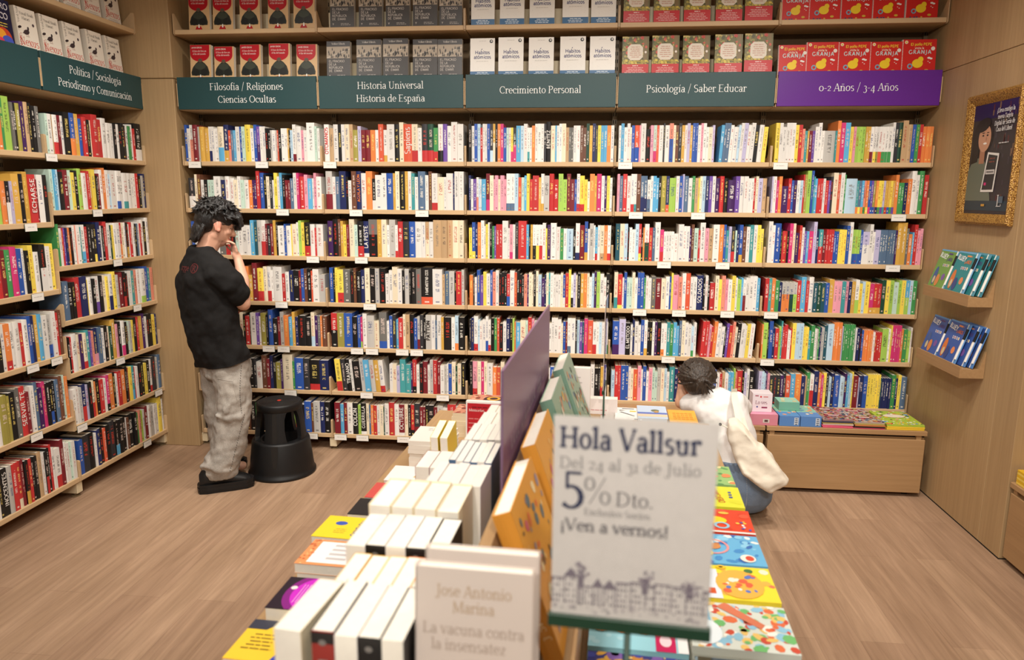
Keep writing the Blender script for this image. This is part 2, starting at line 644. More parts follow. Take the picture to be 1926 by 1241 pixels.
# ------------------------------------------------------------------ lettering: a small serif / sans alphabet drawn with strokes
GL = {
    'a': (.45, 's .34 .03 .35 -;a .22 .33 .12 .13 0 165;e .2 .13 .13 .13;d .34 .05 .43 0 0'), 'b': (.5, 's .12 0 .73 l;a .26 .235 .16 .225 -150 150'),
    'c': (.42, 'a .24 .235 .18 .225 45 315;o .35 .37'), 'd': (.52, 'a .24 .235 .17 .225 30 330;s .4 0 .73 l;d .4 .02 .48 0 0'),
    'e': (.44, 'a .23 .235 .17 .225 0 315;h .07 .4 .25'), 'f': (.3, 's .14 0 .58 b;a .26 .58 .12 .14 45 180;h .03 .28 .45'),
    'g': (.47, 'e .21 .31 .14 .15;e .22 -.09 .17 .11;d .12 .18 .1 .02 0;d .32 .42 .45 .46 0'), 'h': (.54, 's .12 0 .73 bl;a .27 .3 .14 .16 0 170;s .41 0 .3 b'),
    'i': (.26, 's .13 0 .46 bl;o .13 .63'), 'í': (.26, 's .13 0 .46 bl;d .11 .55 .2 .7 0'), 'j': (.25, 's .14 -.1 .46 l;a .04 -.1 .1 .11 200 350;o .13 .63'),
    'k': (.5, 's .12 0 .73 bl;d .14 .2 .38 .46 0;d .22 .28 .44 0 1;q .38 .46 .16'), 'l': (.26, 's .13 0 .73 bl'),
    'm': (.8, 's .12 0 .46 bl;a .26 .3 .13 .16 0 170;s .39 0 .3 b;a .53 .3 .13 .16 0 170;s .66 0 .3 b'), 'n': (.54, 's .12 0 .46 bl;a .27 .3 .14 .16 0 170;s .41 0 .3 b'),
    'ñ': (.54, 's .12 0 .46 bl;a .27 .3 .14 .16 0 170;s .41 0 .3 b;h .14 .4 .62'), 'o': (.48, 'e .24 .235 .18 .225'), 'ó': (.48, 'e .24 .235 .18 .225;d .22 .55 .32 .7 0'),
    'p': (.52, 's .12 -.22 .46 bl;a .27 .235 .16 .225 -150 150'), 'q': (.52, 'a .24 .235 .17 .225 30 330;s .4 -.22 .46 b'), 'r': (.36, 's .12 0 .46 bl;a .24 .32 .11 .13 50 170;o .32 .41'),
    's': (.38, 'a .19 .35 .12 .11 40 265;a .19 .12 .13 .12 -140 90'), 't': (.31, 's .14 .06 .6 -;h .03 .27 .45;a .23 .09 .09 .09 190 310'), 'u': (.54, 's .12 .16 .46 l;a .26 .16 .14 .16 190 355;s .4 0 .46 l'),
    'ú': (.54, 's .12 .16 .46 l;a .26 .16 .14 .16 190 355;s .4 0 .46 l;d .25 .55 .34 .7 0'), 'v': (.46, 'd .06 .46 .23 0 1;d .23 0 .4 .46 0;q .07 .46 .17;q .39 .46 .14'), 'w': (.66, 'd .06 .46 .2 0 1;d .2 0 .33 .46 0;d .33 .46 .46 0 1;d .46 0 .6 .46 0'),
    'x': (.44, 'd .06 .46 .38 0 1;d .06 0 .38 .46 0;q .07 .46 .16;q .37 .46 .14;q .07 0 .14;q .38 0 .16'), 'y': (.46, 'd .06 .46 .24 0 1;d .4 .46 .15 -.2 0;o .12 -.18;q .07 .46 .17;q .39 .46 .14'), 'z': (.4, 'h .05 .36 .44;h .05 .36 .02;d .33 .44 .06 .02 1'),
    'A': (.6, 'd .06 0 .29 .68 0;d .31 .68 .54 0 1;h .14 .46 .22;q .06 0 .17;q .53 0 .2'), 'Á': (.6, 'd .06 0 .29 .68 0;d .31 .68 .54 0 1;h .14 .46 .22;q .06 0 .17;q .53 0 .2;d .28 .74 .38 .88 0'), 'B': (.56, 's .13 0 .68 bt;a .2 .51 .2 .16 -90 90;a .2 .18 .24 .17 -90 90;h .13 .22 .02;h .13 .22 .67'),
    'C': (.62, 'a .35 .34 .28 .33 45 315;d .55 .48 .55 .66 0'), 'D': (.68, 's .13 0 .68 bt;a .24 .34 .35 .33 -90 90;h .13 .25 .02;h .13 .25 .66'), 'E': (.56, 's .13 0 .68 bt;h .13 .5 .66;h .13 .4 .35;h .13 .52 .02'), 'É': (.56, 's .13 0 .68 bt;h .13 .5 .66;h .13 .4 .35;h .13 .52 .02;d .26 .74 .36 .88 0'),
    'F': (.53, 's .13 0 .68 bt;h .13 .49 .66;h .13 .39 .35'), 'G': (.68, 'a .35 .34 .28 .33 45 340;s .58 .05 .3 t'), 'H': (.72, 's .13 0 .68 bt;s .58 0 .68 bt;h .13 .58 .35'), 'I': (.3, 's .15 0 .68 bt'), 'J': (.36, 's .2 -.05 .68 t;a .09 -.05 .11 .11 200 350'),
    'L': (.54, 's .13 0 .68 bt;h .13 .5 .02;d .5 .02 .5 .14 0'), 'M': (.8, 'd .12 0 .12 .68 0;d .12 .68 .39 .05 1;d .39 .05 .66 .68 0;s .67 0 .68 bt;q .12 0 .18'), 'N': (.7, 'd .13 0 .13 .68 0;d .13 .68 .57 0 1;d .57 0 .57 .68 0;q .13 0 .18;q .57 .68 .18'),
    'Ñ': (.7, 'd .13 0 .13 .68 0;d .13 .68 .57 0 1;d .57 0 .57 .68 0;h .22 .48 .8'), 'O': (.7, 'e .35 .34 .29 .33'), 'Ó': (.7, 'e .35 .34 .29 .33;d .33 .74 .43 .88 0'), 'P': (.55, 's .13 0 .68 bt;a .22 .5 .25 .175 -90 90;h .13 .24 .67;h .13 .24 .325'), 'Q': (.7, 'e .35 .34 .29 .33;d .35 .1 .6 -.12 1'), 'R': (.62, 's .13 0 .68 bt;a .22 .51 .23 .165 -90 90;h .13 .24 .67;h .13 .24 .345;d .27 .34 .56 0 1'), 'S': (.5, 'a .25 .5 .17 .17 40 265;a .25 .17 .18 .17 -140 90'),
    'T': (.6, 'h .04 .56 .66;s .3 0 .68 b;d .05 .66 .05 .54 0;d .55 .66 .55 .54 0'), 'U': (.68, 's .14 .2 .68 t;a .33 .2 .2 .2 185 355;d .54 .2 .54 .68 0;q .54 .68 .18'), 'V': (.62, 'd .06 .68 .31 0 1;d .32 0 .56 .68 0;q .07 .68 .19;q .55 .68 .17'), 'X': (.6, 'd .06 .68 .54 0 1;d .06 0 .54 .68 0'), 'Y': (.58, 'd .05 .68 .29 .32 1;d .53 .68 .3 .32 0;s .29 0 .34 b'), 'Z': (.56, 'h .06 .5 .66;h .06 .5 .02;d .48 .66 .08 .02 1'),
    '0': (.48, 'e .24 .235 .19 .225'), '1': (.3, 's .15 0 .46 bl'), '2': (.42, 'a .2 .33 .13 .13 -20 160;d .31 .27 .07 .03 0;h .06 .38 .03'), '3': (.42, 'a .2 .33 .12 .12 -60 140;a .2 .02 .16 .19 -140 80'), '4': (.46, 'd .3 .46 .04 .0 0;h .04 .43 .0;s .31 -.2 .46 -'), '5': (.46, 'd .12 .66 .12 .36 0;h .12 .4 .64;a .2 .2 .2 .2 -140 120'),
    '8': (.46, 'e .23 .52 .14 .15;e .23 .18 .18 .18'), '9': (.45, 'e .22 .28 .16 .18;a .12 .14 .26 .3 -80 0'), '%': (.8, 'e .18 .5 .12 .15;e .6 .17 .12 .15;d .6 .68 .18 0 0'), '/': (.36, 'd .06 -.12 .3 .78 0'), '-': (.32, 'h .05 .27 .24'), '.': (.2, 'o .1 .04'), ',': (.2, 'o .1 .04;d .11 .04 .06 -.08 0'),
    '!': (.26, 'o .13 .04;s .13 .18 .68 -'), '¡': (.26, 'o .13 .42;s .13 -.22 .28 -'), ' ': (.24, ''), '_': (.4, ''),
}


def text_quads(s, size, x=0.0, y=0.0, align='c', bold=1.0, sans=False, track=0.0):
    T, t = .082 * bold, .034 * bold ** 1.4
    if sans:
        t = T = .088 * bold
    sw = .17 + .05 * bold
    Q = []
    pen = 0.0

    def seg(a, b, wa, wb):
        dx, dy = b[0] - a[0], b[1] - a[1]
        l = math.hypot(dx, dy) or 1e-6
        nx, ny = -dy / l / 2, dx / l / 2
        Q.append([(a[0] + nx * wa, a[1] + ny * wa), (a[0] - nx * wa, a[1] - ny * wa), (b[0] - nx * wb, b[1] - ny * wb), (b[0] + nx * wb, b[1] + ny * wb)])

    for ch in s:
        adv, prim = GL.get(ch, GL['_'])
        for p in filter(None, prim.split(';')):
            k, *a = p.split(' ')
            if k == 's':
                X, y0, y1, ser = pen + float(a[0]), float(a[1]), float(a[2]), a[3]
                seg((X, y0), (X, y1), T, T)
                if not sans:
                    if 'b' in ser:
                        seg((X - sw / 2, y0 + t / 2), (X + sw / 2, y0 + t / 2), t, t)
                    if 't' in ser:
                        seg((X - sw / 2, y1 - t / 2), (X + sw / 2, y1 - t / 2), t, t)
                    if 'l' in ser:
                        seg((X - sw * .55, y1 - t * 1.3), (X, y1 - t / 2), t, t * 1.4)
            elif k == 'h':
                seg((pen + float(a[0]), float(a[2])), (pen + float(a[1]), float(a[2])), t, t)
            elif k == 'q':
                if not sans:
                    X, Y, W = pen + float(a[0]), float(a[1]), float(a[2])
                    seg((X - W / 2, Y), (X + W / 2, Y), t, t)
            elif k == 'd':
                w = T if a[4] == '1' else (t * 1.15)
                seg((pen + float(a[0]), float(a[1])), (pen + float(a[2]), float(a[3])), w, w)
            elif k == 'o':
                X, Y, r = pen + float(a[0]), float(a[1]), T * .62
                Q.append([(X + r * math.cos(i * math.pi / 3), Y + r * math.sin(i * math.pi / 3)) for i in range(6)])
            else:
                cx, cy, rx, ry = pen + float(a[0]), float(a[1]), float(a[2]), float(a[3])
                a0, a1 = (float(a[4]), float(a[5])) if k == 'a' else (0.0, 360.0)
                n = max(4, int(abs(a1 - a0) / 24))
                pp = []
                for i in range(n + 1):
                    q = R(a0 + (a1 - a0) * i / n)
                    pp.append(((cx + rx * math.cos(q), cy + ry * math.sin(q)), t + (T - t) * abs(math.cos(q)) ** 1.3))
                for i in range(n):
                    seg(pp[i][0], pp[i + 1][0], pp[i][1], pp[i + 1][1])
        pen += adv + track
    off = {'c': -pen / 2, 'l': 0, 'r': -pen}[align]
    return [[(x + (px_ + off) * size, y + py_ * size) for px_, py_ in q] for q in Q], pen * size


class Art:
    """printed shapes on a plane (x right, z up, facing -y); layers lie a hair above each other"""

    def __init__(s, x0=None, x1=None, z0=None, z1=None):
        s.mb = MB()
        s.clip = (x0, x1, z0, z1) if x0 is not None else None

    def poly(s, pts, rgb, layer=1):
        if s.clip:
            for ax, lim, sg in ((0, s.clip[0], 1), (0, s.clip[1], -1), (1, s.clip[2], 1), (1, s.clip[3], -1)):
                out = []
                for i in range(len(pts)):
                    a, b = pts[i - 1], pts[i]
                    ia, ib = sg * (a[ax] - lim) >= 0, sg * (b[ax] - lim) >= 0
                    if ia != ib:
                        t = (lim - a[ax]) / (b[ax] - a[ax])
                        out.append((a[0] + (b[0] - a[0]) * t, a[1] + (b[1] - a[1]) * t))
                    if ib:
                        out.append(b)
                pts = out
                if len(pts) < 3:
                    return s
        ar = sum(pts[i - 1][0] * pts[i][1] - pts[i][0] * pts[i - 1][1] for i in range(len(pts)))
        if ar < 0:
            pts = pts[::-1]
        n = len(s.mb.v)
        layer += (len(s.mb.f) % 16) * .05      # no two shapes share one plane
        s.mb.v += [(x, -0.00035 * layer - 0.0003, z) for x, z in pts]
        s.mb.f.append(tuple(range(n, n + len(pts))))
        s.mb.m.append(0)
        s.mb.c.append(C4(rgb))
        return s

    def rect(s, x0, x1, z0, z1, rgb, layer=1):
        return s.poly([(x0, z0), (x1, z0), (x1, z1), (x0, z1)], rgb, layer)

    def ell(s, cx, cz, rx, rz, rgb, layer=1, n=20, a0=0, a1=360, rot=0):
        k = n if a1 - a0 >= 360 else n + 1
        c, d = math.cos(R(rot)), math.sin(R(rot))
        P = []
        for i in range(k):
            q = R(a0 + (a1 - a0) * i / n)
            X, Z = rx * math.cos(q), rz * math.sin(q)
            P.append((cx + X * c - Z * d, cz + X * d + Z * c))
        return s.poly(P, rgb, layer)

    def ring(s, cx, cz, r, w, rgb, layer=1, n=20):
        for i in range(n):
            a, b = 2 * math.pi * i / n, 2 * math.pi * (i + 1) / n
            s.poly([(cx + r * math.cos(a), cz + r * math.sin(a)), (cx + r * math.cos(b), cz + r * math.sin(b)),
                    (cx + (r - w) * math.cos(b), cz + (r - w) * math.sin(b)), (cx + (r - w) * math.cos(a), cz + (r - w) * math.sin(a))], rgb, layer)
        return s

    def text(s, t, size, x, z, rgb, layer=2, align='c', bold=1.0, sans=False, track=0.0, rot=0, squash=1.0):
        q, w = text_quads(t, size, 0, 0, align, bold, sans, track)
        c, d = math.cos(R(rot)), math.sin(R(rot))
        for p in q:
            s.poly([(x + (a * squash) * c - b * d, z + (a * squash) * d + b * c) for a, b in p], rgb, layer)
        return s

    def lines(s, x0, x1, z, n, dz, h, rgb, layer=2, rnd=None, centre=True):
        """rows of print too small to read: broken strokes"""
        rnd = rnd or random.Random(3)
        for i in range(n):
            w = (x1 - x0) * rnd.uniform(.62, 1.0)
            a = (x0 + x1) / 2 - w / 2 if centre else x0
            b = a + w
            p = a
            while p < b:
                q = min(b, p + rnd.uniform(2.5, 7) * h)
                s.rect(p, q, z - i * dz - h / 2, z - i * dz + h / 2, rgb, layer)
                p = q + h * .8
        return s

    def speckle(s, x0, x1, z0, z1, n, r0, r1, cols, layer=1, rnd=None):
        rnd = rnd or random.Random(5)
        for i in range(n):
            r = rnd.uniform(r0, r1)
            s.ell(rnd.uniform(x0, x1), rnd.uniform(z0, z1), r, r * rnd.uniform(.5, 1.2), rnd.choice(cols), layer + rnd.randint(0, 1), 7, rot=rnd.uniform(0, 180))
        return s

    def build(s, name, parent, loc=(0, 0, 0), rot=(0, 0, 0)):
        return s.mb.build(name, M_PRINT, parent, loc=loc, rot=rot)


# ------------------------------------------------------------------ the setting
def sbox(name, x0, x1, y0, y1, z0, z1, mat, label=None):
    o = MB().box(x0, x1, y0, y1, z0, z1).build(name, mat)
    struct(o, label or name.replace('_', ' ') + ' of the bookshop', 'room')
    return o


XR = 4.684          # face of the wall with the picture
ZT = 3.6
sbox('floor', -1.6, 6.2, -7.6, 1.0, -0.05, 0.0, M_FLOOR, 'brown oak plank floor of the shop')
sbox('ceiling', -1.6, 6.2, -7.6, 1.0, ZT, ZT + .05, M_WHITE, 'white ceiling of the shop')
sbox('wall_back', -1.0, 5.2, .315, .40, 0, ZT, M_BACK, 'dark wall behind the long row of bookcases')
sbox('wall_left', -1.0, -.885, -7.6, -.03, 0, ZT, M_BACK, 'dark wall behind the politics bookcases')
_c = MB().box(-1.0, -.337, -.03, .33, 0, 2.628, bev=.004).box(-1.0, -.337, -.03, .33, 2.632, ZT, bev=.004)
struct(_c.build('trim_1', M_OAK), 'oak clad pier in the corner between the two shelf walls', 'pier')
_w = MB()
for y0, y1 in ((-1.000, .33), (-1.21, -1.003)):
    _w.box(XR, XR + .20, y0, y1, 0.006, 2.628, bev=.002).box(XR, XR + .20, y0, y1, 2.631, ZT, bev=.002)
struct(_w.build('wall_right', M_OAK), 'oak veneered wall that carries the gilt framed poster', 'wall')
sbox('wall_alcove', 5.14, 5.2, -7.6, .33, 0, ZT, M_OAK, 'oak wall set back behind the low yellow-topped cabinet')
sbox('shadow_strip_right', XR - .001, XR + .19, -1.209, .33, 0, .006, M_SLOT, 'dark strip painted as the shadow gap under the oak wall')  # dark strip, its colour stands in for shade under the wall

# ------------------------------------------------------------------ bookcases
ZB = [2.079, 1.755, 1.428, 1.101, .777, .452, .128]
ZA = [2.079, 1.689, 1.299, .908, .518, .128]
X0 = -.324
SH = .03


def bracket_prof(zs):
    return [(0.0, zs - .026), (.012, zs - .034), (.27, zs - .034), (.27, zs + .03), (.1, zs + .03), (.022, zs + .105), (.006, zs + .105), (0, zs + .098)]


def bookcase(label, zs, loc, rz, canopy=True, lastpost=False, group=None, n_top=True):
    """local frame: x along the shelves 0..1, y into the wall, front edges at y = 0"""
    root = empty('bookcase', label, 'bookcase', loc, (0, 0, rz), group)
    levels = list(zs) + ([2.949] if n_top else [])
    for z in levels:
        sh = MB().box(.008, .992, 0.0, .285, z - SH, z, bev=.0025).build('shelf', M_SHELF, root)
        for xx in (.001, .994):
            pr = bracket_prof(z)
            mb = MB()
            vs = [(xx, y - .004, q) for y, q in pr] + [(xx + .005, y - .004, q) for y, q in pr]
            n = len(pr)
            mb.add(vs, [(i, n + i, n + (i + 1) % n, (i + 1) % n) for i in range(n)] + [tuple(range(n)), tuple(range(n, 2 * n))[::-1]])
            mb.build('bracket', M_BRACKET, sh)
    if canopy:
        MB().box(.003, .997, .0, .285, 2.60, 2.619, bev=.002).build('display_board', M_SHELF, root)
        for q0, q1 in ((.002, .0065), (.9935, .998)):
            MB().box(q0, q1, -.018, .285, 2.446, 2.598).build('divider_strip', M_SHELF, root)
        mb = MB().box(.003, .997, .0, .285, 2.424, 2.444, bev=.002)
        mb.build('canopy', M_SHELF, root)
    for xx in ([0.0, 1.0] if lastpost else [0.0]):
        mb = MB().box(xx - .016, xx + .016, .287, .312, .06, 3.3)
        for k in range(52):
            for sx in (-.007, .007):
                mb.box(xx + sx - .003, xx + sx + .003, .2862, .288, .6 + k * .05, .6 + k * .05 + .024, 1)
        up = mb.build('upright', [M_STEEL, M_SLOT], root)
        ft = MB().box(xx - .026, xx + .026, .012, .285, .024, .092, bev=.003).build('foot', M_CREAMSTEEL, up)
        MB().lathe([(0, 0), (.026, 0), (.026, .007), (.008, .009), (.008, .026), (0, .026)], 16, M=Matrix.Translation((xx, .045, 0))).build('leveller', M_STEEL, up)
    return root


SECT = ['philosophy', 'history', 'personal growth', 'psychology', 'toddler']
for i in range(5):
    bookcase('oak shelved bookcase under the %s sign' % ('purple toddler' if i == 4 else 'green ' + SECT[i]), ZB if i < 3 else ZB[:6],
             (X0 + i, 0, 0), 0, lastpost=(i == 4), group='wall bookcases')
XL = -.582
bookcase('oak shelved bookcase under the green politics sign', ZB, (XL, -.99, 0), R(90), lastpost=True, group='wall bookcases').scale = (.96, 1, 1)
bookcase('oak shelved bookcase under the plain green sign nearest the camera', ZA, (XL, -1.952, 0), R(90), group='wall bookcases').scale = (.96, 1, 1)


# header signs
def header(label, lines, mat, loc, rz, wdt=.984, size=.066):
    o = MB().box(-wdt / 2, wdt / 2, -.016, 0, -.106, .106, bev=.0015).build('section_sign', mat, None, loc=loc, rot=(0, 0, rz))
    tag(o, label, 'sign', 'section signs above the shelves')
    if lines:
        a = Art()
        zz = .0 if len(lines) == 1 else .036
        for k, t in enumerate(lines):
            a.text(t, size, 0, zz - k * .083 - size * .24, (236, 238, 236), 1, bold=.95, squash=.94)
        a.build('lettering', o, loc=(0, -.016, 0))
    return o


HD = [('green sign reading Filosofía / Religiones, Ciencias Ocultas', ['Filosofía / Religiones', 'Ciencias Ocultas']),
      ('green sign reading Historia Universal, Historia de España', ['Historia Universal', 'Historia de España']),
      ('green sign reading Crecimiento Personal', ['Crecimiento Personal']),
      ('green sign reading Psicología / Saber Educar', ['Psicología / Saber Educar']),
      ('purple sign for children aged nought to four years', ['0-2 Años / 3-4 Años'])]
for i, (lb, tx) in enumerate(HD):
    header(lb, tx, M_PURPLE if i == 4 else M_GREEN, (X0 + i + .5, -.003, 2.532), 0)
header('green sign reading Política / Sociología, Periodismo y Comunicación', ['Política / Sociología', 'Periodismo y Comunicación'], M_GREEN, (XL + .003, -.51, 2.532), R(90), .945)
header('plain green sign above the side bookcase, no words in view', [], M_GREEN, (XL + .003, -1.472, 2.532), R(90), .945)

# price rail labels
LBL = [(367, 1), (493, 1), (621, 1), (1176, 1), (1468, 1), (532, 2), (670, 2), (794, 2), (1196, 2), (1313, 2), (1690, 2), (589, 3), (680, 3), (1249, 3), (1359, 3), (1679, 3),
       (530, 4), (696, 4), (1203, 4), (1277, 4), (1368, 4), (1450, 4), (506, 5), (534, 5), (672, 5), (700, 5), (757, 5), (784, 5), (1257, 5), (1443, 5), (547, 6), (690, 6), (833, 6),
       (587, 7), (641, 7), (682, 7), (759, 7)]
ORD = 'first second third fourth fifth sixth seventh eighth ninth tenth eleventh twelfth thirteenth fourteenth fifteenth sixteenth seventeenth eighteenth nineteenth'.split()


def ordw(n):
    if n <= 19:
        return ORD[n - 1]
    t = {2: 'twent', 3: 'thirt', 4: 'fort', 5: 'fift', 6: 'sixt'}[n // 10]
    return t + 'ieth' if n % 10 == 0 else t + 'y-' + ORD[n % 10 - 1]


def rail_label(loc, rz, label, rnd):
    root = empty('shelf_label', label, 'label', loc, (0, 0, rz), 'paper labels clipped on the shelf edges')
    MB().box(-.0445, .047, -.004, -.001, -.0405, .002, 0).build('holder', M_DKGREEN, root)
    a = Art().rect(-.045, .045, -.041, .001, (236, 233, 226), 1)
    a.lines(-.03, .03, -.018, 1, .01, .0045, (198, 195, 189), 2, rnd)
    a.build('paper', root, loc=(0, -.004, 0))
    return root


_rr = random.Random(11)
_cnt = {}
for pxx, s in LBL:
    z = ZB[s - 1]
    # where the line of sight through this pixel meets the shelf edge
    lo, hi = -.4, 4.8
    for _ in range(40):
        md = (lo + hi) / 2
        if px((md, 0, z))[0] < pxx:
            lo = md
        else:
            hi = md
    i = min(4, max(0, int((lo - X0))))
    k = _cnt[(i, s)] = _cnt.get((i, s), 0) + 1
    rail_label((lo, -.004, z - .004), 0, 'white shelf label, %s along the %s %s shelf' % (ORD[k - 1], ORD[s - 1], SECT[i]), _rr)
LLB = [(94, 1), (181, 2), (219, 3), (256, 4), (224, 5), (152, 6), (296, 6), (275, 7)]
LLA = [(55, 2), (68, 3), (59, 4), (104, 4), (66, 5)]
for lst, zz, nm in ((LLB, ZB, 'politics'), (LLA, ZA, 'plain-signed side')):
    cn = {}
    for pxx, s in lst:
        lo, hi = -2.2, .0
        for _ in range(40):
            md = (lo + hi) / 2
            if px((XL, md, zz[s - 1]))[0] < pxx:
                lo = md
            else:
                hi = md
        cn[s] = cn.get(s, 0) + 1
        rail_label((XL + .004, lo, zz[s - 1] - .004), R(90), 'white shelf label, %s along the %s %s shelf' % (ORD[cn[s] - 1], ORD[s - 1], nm), _rr)

